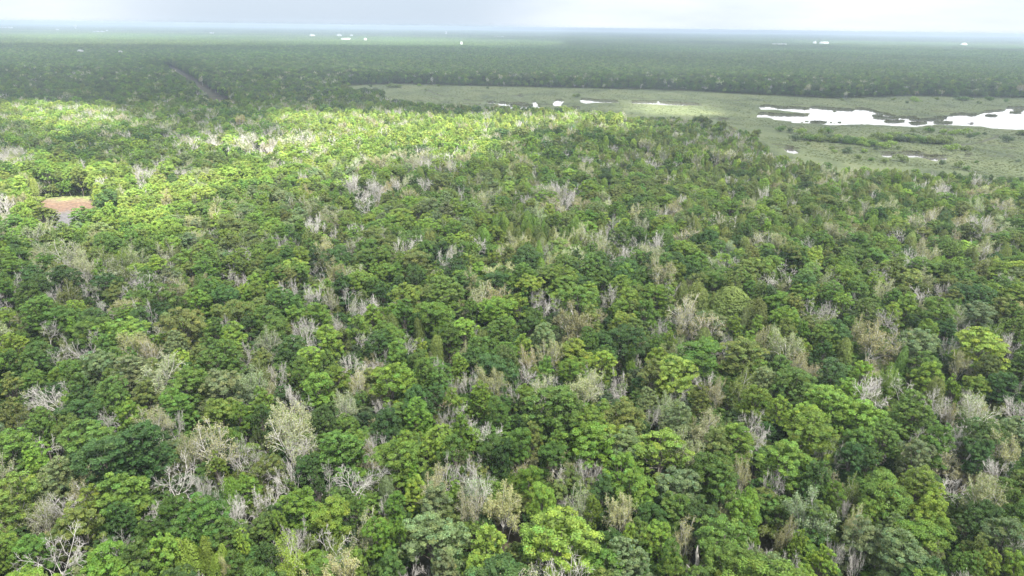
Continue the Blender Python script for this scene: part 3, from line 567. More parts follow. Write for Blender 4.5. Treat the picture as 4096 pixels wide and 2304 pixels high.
# every tree one can pick out in the near half of the photograph: kind, crown centre, crown width, colour, in tiles of 1024x576 pixels enlarged to 2576 wide
TILES = {
 (0, 1728): "B 110 190 380 m;S 330 140 280;S 50 60 180;B 870 120 480 m;B 1430 170 620 d;B 1050 330 540 d;B 560 460 400 g;B 200 620 420 y;S 650 740 420;L 770 640 240 t;B 1230 600 460 b;B 960 700 300 b;S 1740 480 420;S 1560 760 260;B 1960 900 540 m;B 2180 370 220 y;C 2360 620 200 b;S 2390 880 320;S 2200 600 200;S 2060 600 180;S 2420 240 260;S 2545 290 220;L 1880 170 280 t;B 2350 120 200 b;B 830 960 480 o;S 650 1290 560;S 1130 1130 340;L 90 760 260 o;B 120 1160 300 y;B 330 1200 340 m;B 60 1360 240 b;B 1060 1370 420 b;B 1440 1330 380 m;B 1660 1230 340 b;C 1930 1240 230 y;C 2100 1190 190 y;C 2180 1330 210 y;B 2490 1140 170 y;B 2290 1070 320 m;B 2500 1390 260 m;L 2340 1400 160 t;B 1240 910 300 d;L 400 860 240 t;B 330 310 240 y;B 1560 1060 260 m;B 620 1050 280 o",
 (1024, 1728): "L 390 90 400 p;S 550 110 260;S 140 250 190;S 390 300 220;S 360 500 300;B 180 430 280 o;B 870 200 420 m;B 1030 120 240 b;B 570 370 240 d;S 1060 470 420;S 740 460 270;B 1400 280 460 b;B 1800 150 320 y;B 2040 200 300 m;B 1570 430 160 b;B 1580 590 230 y;C 1330 610 190 g;L 1780 570 210 t;S 1900 430 270;S 2230 400 310;L 2230 620 270 p;L 2170 790 230 t;L 2470 740 310 t;B 460 750 320 b;B 750 850 370 y;B 980 800 240 m;B 640 580 190 d;S 170 700 260;S 30 720 170;B 240 890 150 y;S 270 1110 230;S 440 1050 220;S 770 1160 370;L 1110 1040 220 p;B 1270 1060 280 b;B 1430 1080 180 b;B 1400 800 200 m;S 1310 740 170;B 1790 1080 560 g;B 1780 750 370 g;B 2330 1160 480 y;B 1370 1360 300 m;B 1000 1350 240 b;L 390 1300 320 y;B 100 1330 280 d;B 1880 1390 300 g;B 2220 1410 300 y;B 2480 250 230 d;B 2380 170 250 m;S 2310 60 230",
 (2048, 1728): "B 60 120 300 m;B 390 250 300 m;B 790 130 430 b;B 1140 140 360 g;B 1480 210 500 y;B 2090 150 340 o;S 2000 60 200;S 2480 100 230;B 150 490 240 b;S 480 440 230;S 720 470 250;B 1100 400 380 b;B 1210 600 410 b;B 1680 550 360 g;B 2020 430 420 m;B 2130 610 280 m;B 290 690 230 b;B 230 850 170 b;L 670 750 240 p;B 800 790 200 y;L 1070 850 270 t;B 1200 770 170 m;B 500 1130 780 y;B 950 1140 270 d;B 1180 1110 200 y;B 1270 1030 260 m;B 1640 810 300 m;B 1900 810 350 d;B 1360 880 260 d;C 2330 740 250 b;B 2380 890 320 b;B 2150 1090 480 m;L 1720 1080 240 t;B 1510 1120 260 y;B 1240 1340 440 g;B 1640 1400 240 b;B 1640 1290 260 m;B 2480 1370 240 g;L 2320 470 200 t;S 1720 1405 120;B 130 1080 200 d",
 (3072, 1728): "B 420 70 430 b;B 150 300 420 b;B 920 80 280 m;B 1170 90 320 m;B 1640 110 360 m;S 1450 80 170;S 1850 60 190;S 1800 500 350;B 470 460 380 d;B 660 660 200 b;S 120 560 210;S 450 260 170;S 640 260 190;L 400 850 380 p;B 590 970 250 m;B 830 250 280 d;B 990 320 220 d;B 1190 650 400 b;B 1480 560 350 y;B 1660 680 260 y;B 1010 880 260 b;B 960 1090 410 g;L 840 960 190 t;B 1240 1010 280 g;B 1600 890 440 b;B 1730 1070 280 y;B 2000 980 280 d;B 2200 830 280 d;B 2340 1070 420 g;B 2520 440 230 d;B 2200 80 400 d;B 2150 240 260 d;S 2290 420 260;L 2400 180 300 t;L 2150 650 300 t;B 250 1150 220 b;L 150 1050 210 t;B 540 1330 320 y;S 700 1270 190;S 250 1390 170;S 860 1360 150;B 1330 1320 430 g;L 1120 1250 150 y;B 40 1370 260 g;B 2290 1410 240 y;B 2490 1340 250 y;B 1960 1370 320 m;B 2010 1200 300 o;L 1720 1240 220 t;L 820 640 200 o;S 840 770 170;B 2410 620 260 m",
 (0, 1152): "S 590 90 190;S 890 30 170;S 1060 210 200;B 400 230 340 m;B 800 220 170 b;B 100 320 230 y;S 480 440 190;S 520 740 190;S 840 600 330;B 150 610 240 y;B 340 700 240 m;B 740 430 140 b;B 1320 460 350 b;B 1160 340 200 m;B 1820 390 460 o;B 1980 150 290 b;B 1600 110 400 m;B 2280 110 280 d;L 1330 610 240 t;L 1510 640 200 t;B 1010 790 310 g;B 1330 880 410 g;B 740 860 240 m;B 2300 590 260 y;B 2220 730 380 m;B 2040 730 250 o;B 1750 620 260 g;B 1850 770 220 y;B 120 1020 280 o;B 350 970 190 m;S 490 1150 350;B 760 970 310 m;B 880 1150 350 d;B 1850 1000 410 m;B 2220 1010 370 g;B 1480 1080 290 o;B 790 1300 330 d;S 1080 1340 230;B 1290 1290 240 b;L 1560 1360 270 p;S 1750 1390 190;B 2200 1280 300 y;B 2420 1290 220 b;B 130 1300 260 o;B 430 1400 280 m;S 220 1400 130;S 2545 620 130;L 2480 940 250 p;B 1830 1230 280 m;B 100 770 240 m;B 560 880 160 b;B 300 860 190 m;S 30 250 130;B 300 60 260 m;L 700 50 180 o",
 (1024, 1152): "B 260 150 310 m;B 610 260 260 b;B 420 280 220 b;B 100 330 280 m;S 550 450 270;S 800 380 150;S 1000 250 170;S 1080 540 190;L 770 110 150 t;S 1220 170 170;B 1190 280 220 y;B 1060 400 230 b;B 1510 90 330 y;B 1480 270 270 m;B 1820 270 340 b;B 1900 60 380 m;B 2450 230 320 b;B 750 540 240 b;B 350 630 240 d;L 150 550 240 p;B 560 730 230 y;B 1260 570 270 d;C 1670 430 130 o;B 2110 430 260 y;B 2420 460 280 m;B 1830 390 150 y;B 1430 670 210 b;C 1830 600 160 o;B 1600 740 180 o;B 2280 640 330 m;B 2180 750 230 d;S 900 790 170;S 1290 740 150;S 1810 800 130;B 1350 930 380 b;B 800 930 310 b;B 640 1060 340 b;L 1050 970 170 t;S 200 890 210;L 60 890 190 o;B 1690 850 200 m;B 1840 930 220 m;B 2070 820 200 y;S 2010 980 150;S 2150 980 150;L 2330 980 240 t;L 920 1190 240 p;B 730 1320 260 d;S 390 1130 150;S 480 1210 250;L 390 1380 440 p;B 1600 1120 310 d;B 1840 1120 220 d;B 2020 1160 240 y;B 1630 1290 270 b;B 1330 1340 310 d;B 100 1130 200 b;S 1980 1280 170;S 2240 1390 190;S 1870 1390 150;S 2540 1070 130;B 2300 1110 270 b;B 2410 1260 240 m;B 80 1310 200 d;B 2080 1410 200 b;L 2100 660 110 t;B 520 930 220 m",
 (2048, 1152): "B 80 190 220 y;S 240 130 170;S 350 200 190;S 460 220 160;B 690 130 350 m;S 960 90 230;B 1140 130 240 y;B 1430 90 310 b;C 1860 90 240 o;C 2180 130 330 o;C 2420 240 240 o;C 2280 320 120 g;C 1720 110 130 o;L 1770 250 270 p;S 1740 340 190;S 1580 320 130;S 1440 410 170;B 330 500 270 g;B 170 400 230 d;B 100 600 260 y;L 370 660 230 t;L 180 750 160 t;B 740 560 240 m;B 1160 540 350 d;B 1080 350 230 y;B 820 330 250 o;B 580 840 280 b;B 950 790 250 y;C 1180 690 130 b;S 110 880 230;S 430 1010 190;L 310 1040 230 p;S 60 1070 130;B 1650 890 440 y;B 1860 750 440 m;S 930 990 190;S 1120 990 190;S 790 920 170;B 1390 880 280 o;L 720 1050 260 p;B 1340 1180 240 g;B 460 1240 580 m;B 740 1370 330 b;B 1120 1290 390 o;B 130 1090 200 b;S 1690 1170 190;L 1570 1200 160 p;B 1900 1130 270 o;B 1690 1340 330 g;L 2300 970 260 o;S 1990 970 200;L 2050 1090 160 t;B 2430 1190 280 y;B 2380 690 400 o;B 1930 650 270 b;B 2250 400 180 y;B 2440 400 150 y;S 1380 1330 150;S 1500 1270 130;L 1950 1390 290 p;S 2440 1380 210;S 2150 580 110;L 2500 510 150 t;B 300 860 230 m",
 (3072, 1152): "B 90 160 220 m;B 380 80 260 b;S 400 240 230;S 600 250 190;B 740 150 190 y;S 860 150 130;B 930 50 220 m;B 1370 190 270 b;S 1590 110 190;B 1660 280 310 m;B 400 480 180 b;B 200 470 200 o;C 760 640 160 o;C 1310 760 170 m;L 1030 540 290 t;S 1200 330 230;S 1230 530 210;B 1520 560 310 g;B 1760 450 220 d;S 1810 650 170;L 1920 790 160 t;B 2180 620 480 y;L 1870 300 200 p;S 1880 370 150;B 680 860 310 d;L 130 610 260 p;L 310 760 200 t;B 330 630 160 y;B 140 810 240 m;B 270 970 330 m;S 1060 1090 370;S 1470 1030 250;S 1690 1160 250;S 1840 1270 150;B 2060 1010 240 b;B 2280 1000 250 d;L 2090 1240 340 p;B 620 1170 450 b;B 370 1340 310 y;B 1010 1330 390 b;B 120 1230 220 b;B 1430 1240 410 m;S 2480 1280 230;S 2440 580 210;S 2080 840 150;S 2520 960 150;C 1740 1070 220 o;B 2500 270 200 m;B 2110 280 280 g;L 1220 900 200 y;B 940 850 180 y;B 2350 200 270 o;L 2250 450 160 y;B 1000 240 220 o"}
LIST = []
for (ox, oy), txt in TILES.items():
    for it in txt.split(';'):
        f = it.split(); k = 1024 / 2576
        LIST.append((f[0], ox + float(f[1]) * k, oy + float(f[2]) * k, float(f[3]) * k, f[4] if len(f) > 4 else 'p'))
LIST += [('B', 176, 862, 112, 'o'), ('S', 30, 838, 66, 'p'), ('B', 425, 800, 90, 'd'), ('B', 330, 868, 80, 'm'), ('S', 1455, 825, 90, 'p'), ('S', 1440, 770, 80, 'p'), ('S', 1700, 740, 70, 'p'), ('S', 2270, 815, 70, 'p'), ('S', 700, 690, 50, 'p'), ('S', 1030, 590, 70, 'p'), ('S', 560, 740, 60, 'p'), ('S', 3150, 1095, 90, 'p'), ('S', 3080, 1130, 90, 'p'), ('S', 930, 1105, 70, 'p'), ('S', 1260, 1080, 50, 'p'), ('S', 1590, 745, 60, 'p'), ('S', 1930, 980, 70, 'p'), ('S', 2490, 1020, 60, 'p'), ('S', 2560, 985, 70, 'p')]
T = {k: [] for k in ('kind', 'x', 'y', 'w', 'sz', 'c', 'px', 'py', 'pw', 'listed')}
def put(kind, x, y, w, sz, c, listed):
    for k, v in zip(('kind', 'x', 'y', 'w', 'sz', 'c', 'listed'), (kind, x, y, w, sz, c, listed)): T[k].append(v)
ZC = {'B': 14.0, 'S': 14.0, 'L': 14.0, 'C': 13.0}
for kd, px, py, w, c in LIST:
    z = 14.0
    for _ in range(3):
        p = place(np.array(px), np.array(py), z); dep = (p - np.array([0, 0, CAM_H])) @ FWD
        wm = w * dep / F; sz = float(np.clip(.66 + .034 * wm, .72, 1.22) if kd != 'C' else np.clip(.62 + .05 * wm, .7, 1.1)); sz *= .88 if kd == 'S' else 1.0; z = ZC[kd] * sz
    put(kd, p[0], p[1], wm * (1.2 if kd == 'S' else 1.08), sz, c, True)
nl = len(LIST)
lx = np.array(T['x']); ly = np.array(T['y']); lw = np.array(T['w'])
rx_, ry_, rw_ = list(lx), list(ly), list(lw); rpx_, rpy_, rpw_, rk_ = ([l[k] for l in LIST] for k in (1, 2, 3, 0))
lpx = np.array([l[1] for l in LIST]); lpy = np.array([l[2] for l in LIST]); lpw = np.array([l[3] for l in LIST]); lk = np.array([l[0] for l in LIST])

kk = 1024 / 2576
for sx_, sy_, sw_ in ((2048 + 1880 * kk, 1728 + 1230 * kk, 90), (2048 + 1890 * kk, 1728 + 1390 * kk, 90), (3072 + 2060 * kk, 1728 + 220 * kk, 70), (3072 + 2010 * kk, 1728 + 400 * kk, 70), (1490 * kk, 1728 + 1200 * kk, 50)):
    p = place(np.array(sx_), np.array(sy_), 9.0); rx_.append(p[0]); ry_.append(p[1]); rw_.append(1.0); rpx_.append(sx_); rpy_.append(sy_); rpw_.append(sw_); rk_.append('S')
ux, uy, uw, upx, upy, upw, uk = (np.array(q) for q in (rx_, ry_, rw_, rpx_, rpy_, rpw_, rk_))
def open_land(x, y, h, rad):
    """true where a tree would stand in, or lean its crown over, the open places of the photograph"""
    bad = np.zeros(len(x), bool)
    for poly, tol in ((MARSH_VIS, .74), (CLEAR_VIS, .98)):
        for dx in (-.5, 0, .5):
            for hz in (0, h * tol * .33, h * tol * .62, h * tol * .8, h * tol):
                a, b, _ = project(np.stack([x + dx * rad, y, np.broadcast_to(hz, x.shape)], 1)); bad |= inside(poly, a, b)
    bad |= seg_dist(x, y, TRK[0], TRK[1]) < 13 + .35 * rad
    return bad

def regions(px, py):
    """what grows where, by part of the picture (2576-wide view): chances of bare, leafing, plume; palette weights"""
    u, v = px / FV, py / FV; n = len(px)
    bs = np.full(n, .045); lf = np.full(n, .08); cp = np.full(n, .03)
    def ell(cx, cy, rx, ry): return np.clip(1.35 - np.hypot((u - cx) / rx, (v - cy) / ry), 0, 1)
    for cx, cy, rx, ry, a in ((650, 370, 170, 26, .45), (440, 437, 90, 22, .4), (905, 490, 60, 45, .6), (1040, 415, 130, 26, .5), (1420, 510, 110, 36, .42), (1690, 530, 80, 32, .4), (1990, 690, 120, 50, .35), (290, 700, 160, 60, .3), (150, 690, 90, 50, .3), (1120, 640, 300, 50, .15), (30, 390, 60, 30, .5), (1520, 620, 120, 50, .2), (2450, 560, 160, 60, .15), (560, 345, 300, 24, .22), (330, 300, 200, 25, .2)):
        q = ell(cx, cy, rx, ry) * a; bs += q * .65; lf += q * .45
    for cx, cy, rx, ry, a in ((1340, 590, 140, 65, .8), (1800, 770, 160, 70, .5), (2380, 650, 170, 55, .45), (1850, 380, 420, 75, .55), (2250, 470, 400, 60, .45), (1150, 310, 420, 30, .6), (1250, 430, 150, 50, .3), (2100, 560, 400, 60, .25), (780, 250, 260, 40, .3)):
        cp += ell(cx, cy, rx, ry) * a
    far = v < 250
    bs = np.where(far, .02, bs); lf = np.where(far, .03, lf)
    return bs, lf, cp

# fill the rest of the forest, out to 1.5 km, tree by tree
g = 6.9
gx = np.arange(-1500, 1500, g); gy = np.arange(40, 1560, g); FX, FY = np.meshgrid(gx, gy); FX = FX + (np.arange(len(gy)) % 2)[:, None] * g / 2
FX = (FX + rng.uniform(-.42, .42, FX.shape) * g).ravel(); FY = (FY + rng.uniform(-.42, .42, FY.shape) * g).ravel()
k = np.abs(FX) < .80 * FY + 45; FX, FY = FX[k], FY[k]
n = len(FX); FWm = np.clip(rng.normal(8.9, 1.9, n), 5.2, 14) * (0.86 + .28 * fbm(FX / 60, FY / 60, 50)); FS = np.clip(.64 + .034 * FWm + rng.normal(0, .07, n), .6, 1.22)
bx, by, bd = project(np.stack([FX, FY, 14 * FS], 1)); bw = FWm * F / bd
ok = ~open_land(FX, FY, 19.5 * FS, FWm)
# keep clear of the trees picked out by eye, both where they stand and where they show
for i0 in range(0, n, 4000):
    sl = slice(i0, i0 + 4000)
    d3 = np.hypot(FX[sl, None] - ux, FY[sl, None] - uy); c1 = (d3 < .30 * (FWm[sl, None] + uw)).any(1)
    ip = np.hypot(bx[sl, None] - upx, (by[sl, None] - upy) * 1.15); front = FY[sl, None] < uy + 2
    lim = np.where(front, .31, .20) * (bw[sl, None] + upw); lim = np.where(front & np.isin(uk, ['S', 'L', 'C']), lim * 1.2, lim)
    c2 = (ip < lim).any(1)
    ok[sl] &= ~(c1 | (c2 & (by[sl] < 2500)))
FX, FY, FWm, FS, bx, by, bw = (q[ok] for q in (FX, FY, FWm, FS, bx, by, bw)); n = len(FX)
pb, pl, pc = regions(bx, by); u = rng.random(n)
kind = np.where(u < pb, 'S', np.where(u < pb + pl, 'L', np.where(u < pb + pl + pc, 'C', 'B')))
stand = fbm(FX / 70, FY / 70, 60); stand2 = fbm(FX / 45, FY / 45, 61); olive = np.clip((bx / FV - 1400) / 900, 0, 1) * np.clip((900 - by / FV) / 500, 0, 1)
v = stand * .75 + rng.random(n) * .55 - .12
cB = np.where(v < .30, 'd', np.where(v < .47, 'm', np.where(v < .60, 'b', np.where(v < .70, 'o', np.where(v < .82, 'y', 'g')))))
cB = np.where((rng.random(n) < .55 * olive), np.where(rng.random(n) < .5, 'o', 'm'), cB)
farq = by / FV < 262; cB = np.where(farq & (rng.random(n) < .75), np.where(rng.random(n) < .6, 'f', 'm'), cB)
cL = np.where(rng.random(n) < .45, 't', np.where(rng.random(n) < .6, 'p', 'o')); cC = np.where(stand2 < .5, 'o', np.where(rng.random(n) < .6, 'b', 'm'))
cc_ = np.where(kind == 'S', 'p', np.where(kind == 'L', cL, np.where(kind == 'C', cC, cB)))
FWm = np.where(kind == 'C', np.clip(FWm * .68, 4, 7.5), FWm)
# smaller, younger stands along the marsh shore
sh = (bx / FV > 1500) & (by / FV < 480) & (by / FV > 255) ; small = sh & (fbm(FX / 90, FY / 90, 64) > .42); FS = np.where(small, FS * .72, FS); FWm = np.where(small, FWm * .8, FWm)
# stands in the cloud gaps: yellower species, with sunlight partly put into leaf colour
sunlit_tint = np.zeros(n, bool)
for p in GAPS[:2]: sunlit_tint |= inside(p, bx, by)
cc_ = np.where(sunlit_tint & np.isin(kind, ['B', 'C']) & (rng.random(n) < .84), rng.choice(list('lyb'), n, p=[.5, .35, .15]), cc_)
shore_ = (bx / FV > 1450) & (by / FV < 500) & (by / FV > 262) & np.isin(kind, ['B', 'C']); cc_ = np.where(shore_ & (rng.random(n) < .5), rng.choice(list('oyb'), n, p=[.55, .25, .2]), cc_)
# a lower storey of young trees closes the gaps of the near forest
q_ = 5.2; ax = np.arange(-420, 420, q_); ay = np.arange(40, 520, q_); AX, AY = np.meshgrid(ax, ay)
AX = (AX + rng.uniform(-.45, .45, AX.shape) * q_).ravel(); AY = (AY + rng.uniform(-.45, .45, AY.shape) * q_).ravel()
AW = rng.uniform(4.6, 7.6, len(AX)); AS = rng.uniform(.36, .62, len(AX))
k = (np.abs(AX) < .80 * AY + 40) & ~open_land(AX, AY, 19 * AS, AW); AX, AY, AW, AS = AX[k], AY[k], AW[k], AS[k]
qx, qy, qd = project(np.stack([AX, AY, 13 * AS], 1)); hid = np.zeros(len(AX), bool)
for i0 in range(0, len(AX), 4000):
    sl = slice(i0, i0 + 4000); ip = np.hypot(qx[sl, None] - upx, qy[sl, None] - upy)
    hid[sl] = ((ip < .30 * upw + .3 * (AW[sl] * F / qd[sl])[:, None]) & (AY[sl, None] < uy) & np.isin(uk, ['S', 'L', 'C'])).any(1)
AX, AY, AW, AS = AX[~hid], AY[~hid], AW[~hid], AS[~hid]; na = len(AX)
FX = np.concatenate([FX, AX]); FY = np.concatenate([FY, AY]); FWm = np.concatenate([FWm, AW]); FS = np.concatenate([FS, AS])
ua = rng.random(na); kind = np.concatenate([kind, np.where(ua < .06, 'S', np.where(ua < .20, 'L', 'B'))]); cc_ = np.concatenate([cc_, np.where(ua < .06, 'p', np.where(ua < .20, np.where(rng.random(na) < .5, 'o', 't'), rng.choice(list('dmbof'), na, p=[.3, .32, .1, .18, .1])))])
fr = (FY > 900) & (inside(mgp, FX, FY - 34) | inside(mgp, FX, FY - 14)); FS = np.where(fr, FS * rng.uniform(.36, .8, len(FX)), FS); FWm = np.where(fr, FWm * .8, FWm)
TX = np.concatenate([lx, FX]); TY = np.concatenate([ly, FY]); TW = np.concatenate([lw, FWm]); TS = np.concatenate([np.array(T['sz']), FS])
TK = np.concatenate([np.array(T['kind']), kind]); TCc = np.concatenate([np.array(T['c']), cc_]); nT = len(TX); listed = np.arange(nT) < nl
tpx, tpy, tdp = project(np.stack([TX, TY, 14 * TS], 1)); tpw = TW * F / tdp
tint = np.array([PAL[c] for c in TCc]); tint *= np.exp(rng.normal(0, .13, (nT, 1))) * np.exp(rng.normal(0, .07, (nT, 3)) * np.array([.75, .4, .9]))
rotz = rng.uniform(0, 6.283, nT); scale = np.stack([TW / 10 * rng.uniform(.86, 1.14, nT), TW / 10 * rng.uniform(.86, 1.14, nT), TS], 1)
scale[TK == 'C', :2] *= 1.12
depth = tdp
tilt = rng.normal(0, 1, (nT, 2)) * np.where(TK == 'S', .10, .05)[:, None]
pick = np.empty(nT, object)
for i in range(nT):
    k_ = TK[i]
    if depth[i] < 520 or listed[i]: pick[i] = k_ + str(rng.integers(0, {'B': 14, 'S': 8, 'L': 4, 'C': 5}[k_]))
    else: pick[i] = k_.lower() + str(rng.integers(0, {'B': 6, 'S': 3, 'L': 2, 'C': 2}[k_]))
    if k_ == 'L' and depth[i] < 520 or (k_ == 'L' and listed[i]): pick[i] = 'L' + ('0' if TCc[i] in 'yo' else str(rng.integers(0, 4)))
# which ones become things: all those picked out by eye, then the largest in view
CAP = {'B': 300, 'S': 235, 'L': 220, 'C': 200}
thing = listed.copy()
inview = (TS > .63) & (tpx > 30) & (tpx < 4066) & (tpy > 300) & (tpy < 2290)
for k_ in 'BSLC':
    need = CAP[k_] - int((listed & (TK == k_)).sum()); cand = np.where(inview & ~listed & (TK == k_) & (tpw > 36))[0]
    cand = cand[np.argsort(-tpw[cand])][:max(0, need)]; thing[cand] = True

# labels: look, then neighbour, then place
HUMAN = {'B': 'broadleaf tree', 'S': 'bare tree', 'L': 'leafing tree', 'C': 'feathery tree'}
NAME = {'B': 'broadleaf_tree', 'S': 'bare_tree', 'L': 'leafing_tree', 'C': 'cypress_tree'}
CAT = {'B': 'tree', 'S': 'bare tree', 'L': 'tree', 'C': 'cypress'}
GRP = {'B': 'leafy trees of the near forest', 'S': 'bare grey trees standing among the green ones', 'L': 'half-leafed trees of the forest', 'C': 'feathery upright trees of the forest'}
colw = ['far left', 'left', 'centre left', 'centre', 'centre right', 'right', 'far right']
roww = [(2304, 2090, 'bottom edge'), (2090, 1850, 'near front'), (1850, 1580, 'foreground'), (1580, 1330, 'lower middle'), (1330, 1120, 'middle'), (1120, 930, 'upper middle'), (930, 700, 'far middle'), (700, 0, 'distance')]
ids = np.where(thing)[0]; ids = ids[np.argsort(-tpw[ids])]
def size_word(i):
    q = TW[i]; return 'small' if q < 6.6 else 'medium' if q < 9.2 else 'large' if q < 12 else 'huge'
def where(i):
    c = colw[min(6, max(0, int(tpx[i] / 4096 * 7)))]
    r = next((w for a, b, w in roww if b <= tpy[i] <= a), 'bottom edge')
    return f'{c}, {r}'
def look(i):
    s_ = size_word(i)
    if TK[i] == 'S': return f'{s_} grey bare tree'
    return f'{s_} {CNAME[TCc[i]]} {HUMAN[TK[i]]}'
def neighbour(i, skip=0):
    d_ = np.hypot(tpx[ids] - tpx[i], tpy[ids] - tpy[i]); o_ = ids[np.argsort(d_)]
    o_ = [j for j in o_ if j != i and (TK[j], TCc[j]) != (TK[i], TCc[i])][skip]
    dx, dy = tpx[i] - tpx[o_], tpy[i] - tpy[o_]
    rel = ('right of' if dx > 0 else 'left of') if abs(dx) > abs(dy) else ('in front of' if dy > 0 else 'behind')
    nm = 'bare tree' if TK[o_] == 'S' else f'{CNAME[TCc[o_]]} ' + {'B': 'tree', 'L': 'leafing tree', 'C': 'feathery tree'}[TK[o_]]
    return f'{rel} {nm}'
labels = {}; seen = set()
for i in ids:
    for cand in (f'{look(i)} at {where(i)}', f'{look(i)} {neighbour(i)}, {where(i)}', f'{look(i)} {neighbour(i, 1)}, {where(i)}', f'{look(i)} {neighbour(i, 2)}, {where(i)}', f'{look(i)} {neighbour(i, 3)}, {where(i)}', f'{look(i)} {neighbour(i, 4)}, {where(i)}', f'{look(i)} {neighbour(i, 5)}, {where(i)}', f'{look(i)} {neighbour(i, 6)}, {where(i)}', *(f'{look(i)} {neighbour(i, q)}, {where(i)}' for q in range(7, 16))):
        if cand not in seen: break
    seen.add(cand); labels[i] = cand

for i in sorted(ids, key=lambda i: -tpw[i]):
    k_ = TK[i]
    e_ = bpy.data.objects.new(NAME[k_], None); COL.objects.link(e_); e_.empty_display_size = .5
    e_.location = (TX[i], TY[i], 0); e_.rotation_euler = (tilt[i, 0], tilt[i, 1], rotz[i]); e_.scale = scale[i]
    tag(e_, labels[i], CAT[k_], GRP[k_])
    for nm, me in PROTO[pick[i]]['parts']:
        o_ = link(nm, me, e_)
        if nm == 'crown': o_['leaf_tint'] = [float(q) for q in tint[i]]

# ------------------------------------------------------------------ the rest of the forest: one mass
KEYS = sorted(PROTO)
def patch(seed, size, step, per, leaf, hgt=(14, 20)):
    r = np.random.default_rng(seed); q = np.arange(0, size, step) + step / 2 - size / 2; PX, PY = np.meshgrid(q, q)
    PX = (PX + r.uniform(-.45, .45, PX.shape) * step).ravel(); PY = (PY + r.uniform(-.45, .45, PY.shape) * step).ravel(); k = len(PX)
    h = r.uniform(*hgt, k); w = step * r.uniform(.5, .78, k)
    d = sphere_dirs(r, k * per, -.15).reshape(k, per, 3); lump = 1 + .25 * (r.random((k, per, 1)) - .5)
    c = np.stack([PX, PY, h - w * .9], 1)[:, None, :] + d * lump * w[:, None, None] * np.array([1, 1, .95])
    nn_ = d + np.array([0, 0, .4]) + r.normal(0, .4, d.shape)
    V, Q = leaves(c.reshape(-1, 3), nn_.reshape(-1, 3), (r.uniform(.8, 1.2, (k, per)) * leaf).ravel(), r)
    pal = np.array([PAL[a] for a in r.choice(list('dmbofgyt'), k, p=[.26, .27, .07, .15, .2, .04, .01, .0])]) * np.exp(r.normal(0, .16, (k, 1)))
    var = (pal[:, None, :] / .1 * r.uniform(.75, 1.25, (k, per, 1))).reshape(-1, 3).repeat(4, 0)
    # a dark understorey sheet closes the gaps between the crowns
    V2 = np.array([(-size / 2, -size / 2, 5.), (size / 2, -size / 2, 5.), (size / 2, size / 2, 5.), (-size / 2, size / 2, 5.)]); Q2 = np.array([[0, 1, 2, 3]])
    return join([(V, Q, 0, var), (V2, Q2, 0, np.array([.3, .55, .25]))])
for i in range(5):
    V, Q, mi, va = patch(600 + i, 70, 7.0, 60, 2.3); PROTO[f'y{i}'] = {'merged': make_mesh(f'stand_{i}', V, Q, [M_LEAF], None, va)}
for i in range(3):
    V, Q, mi, va = patch(620 + i, 280, 10.0, 26, 5.6, (12, 21)); PROTO[f'z{i}'] = {'merged': make_mesh(f'wood_{i}', V, Q, [M_LEAF], None, va)}
KEYS = sorted(PROTO); KI = {k_: i for i, k_ in enumerate(KEYS)}
lib = bpy.data.collections.new('forest_library')
for i, k_ in enumerate(KEYS):
    lib.objects.link(bpy.data.objects.new(f'forest_member_{i:02d}', PROTO[k_]['merged']))
rest = np.where(~thing)[0]
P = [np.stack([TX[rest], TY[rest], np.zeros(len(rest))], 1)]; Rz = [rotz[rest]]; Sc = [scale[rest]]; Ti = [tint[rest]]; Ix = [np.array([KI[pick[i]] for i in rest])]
def add_patches(size, y0, y1, keys, zoom=1.0):
    gx = np.arange(-16500, 16500, size) + size / 2; gy = np.arange(y0, y1, size) + size / 2; A, B = np.meshgrid(gx, gy); A, B = A.ravel(), B.ravel()
    k = np.abs(A) < .80 * B + 150; A, B = A[k], B[k]
    bad = np.zeros(len(A), bool)
    for dx in (-.5, 0, .5):
        for dy in (-.5, 0, .5): bad |= inside(mgp, A + dx * size, B + dy * size) | (seg_dist(A + dx * size, B + dy * size, TRK[0], TRK[1]) < 14 + size * .1)
    return A, B, bad
def put_patches(A, B, size, ks, hs):
    n = len(A); P.append(np.stack([A, B, np.zeros(n)], 1)); Rz.append(rng.integers(0, 4, n) * math.pi / 2)
    z = .66 + .72 * fbm(A / 650, B / 650, 70); Sc.append(np.stack([np.full(n, 1.03), np.full(n, 1.03), z], 1))
    t_ = .1 * (.55 + .9 * fbm(A / 800, B / 1200, 71))[:, None] * np.array([1, 1, 1]) * np.exp(.35 * (fbm(A / 900, B / 900, 72)[:, None] - .5) * np.array([1, .1, -.3])); Ti.append(t_)
    Ix.append(rng.choice([KI[q] for q in ks], n))
A, B, bad = add_patches(70., 1560, 7020, None)
put_patches(A[~bad], B[~bad], 70, [f'y{i}' for i in range(5)], 1)
# beside the track the stands are set tree by tree
xa, ya = A[bad], B[bad]
ex = (xa[:, None] + rng.uniform(-35, 35, (len(xa), 95))).ravel(); ey = (ya[:, None] + rng.uniform(-35, 35, (len(ya), 95))).ravel(); eh = rng.uniform(.7, 1.05, len(ex)); ew = rng.uniform(7, 11, len(ex))
k = ~open_land(ex, ey, 19 * eh, ew); ex, ey, eh, ew = ex[k], ey[k], eh[k], ew[k]; ne = len(ex)
P.append(np.stack([ex, ey, np.zeros(ne)], 1)); Rz.append(rng.uniform(0, 6.28, ne)); Sc.append(np.stack([ew / 10, ew / 10, eh], 1)); Ti.append(np.array([PAL[c] for c in rng.choice(list('dmfo'), ne)])); Ix.append(np.array([KI[f'b{q}'] for q in rng.integers(0, 6, ne)]))
A, B, bad = add_patches(280., 7020, 19900, None)
put_patches(A, B, 280, [f'z{i}' for i in range(3)], 1)
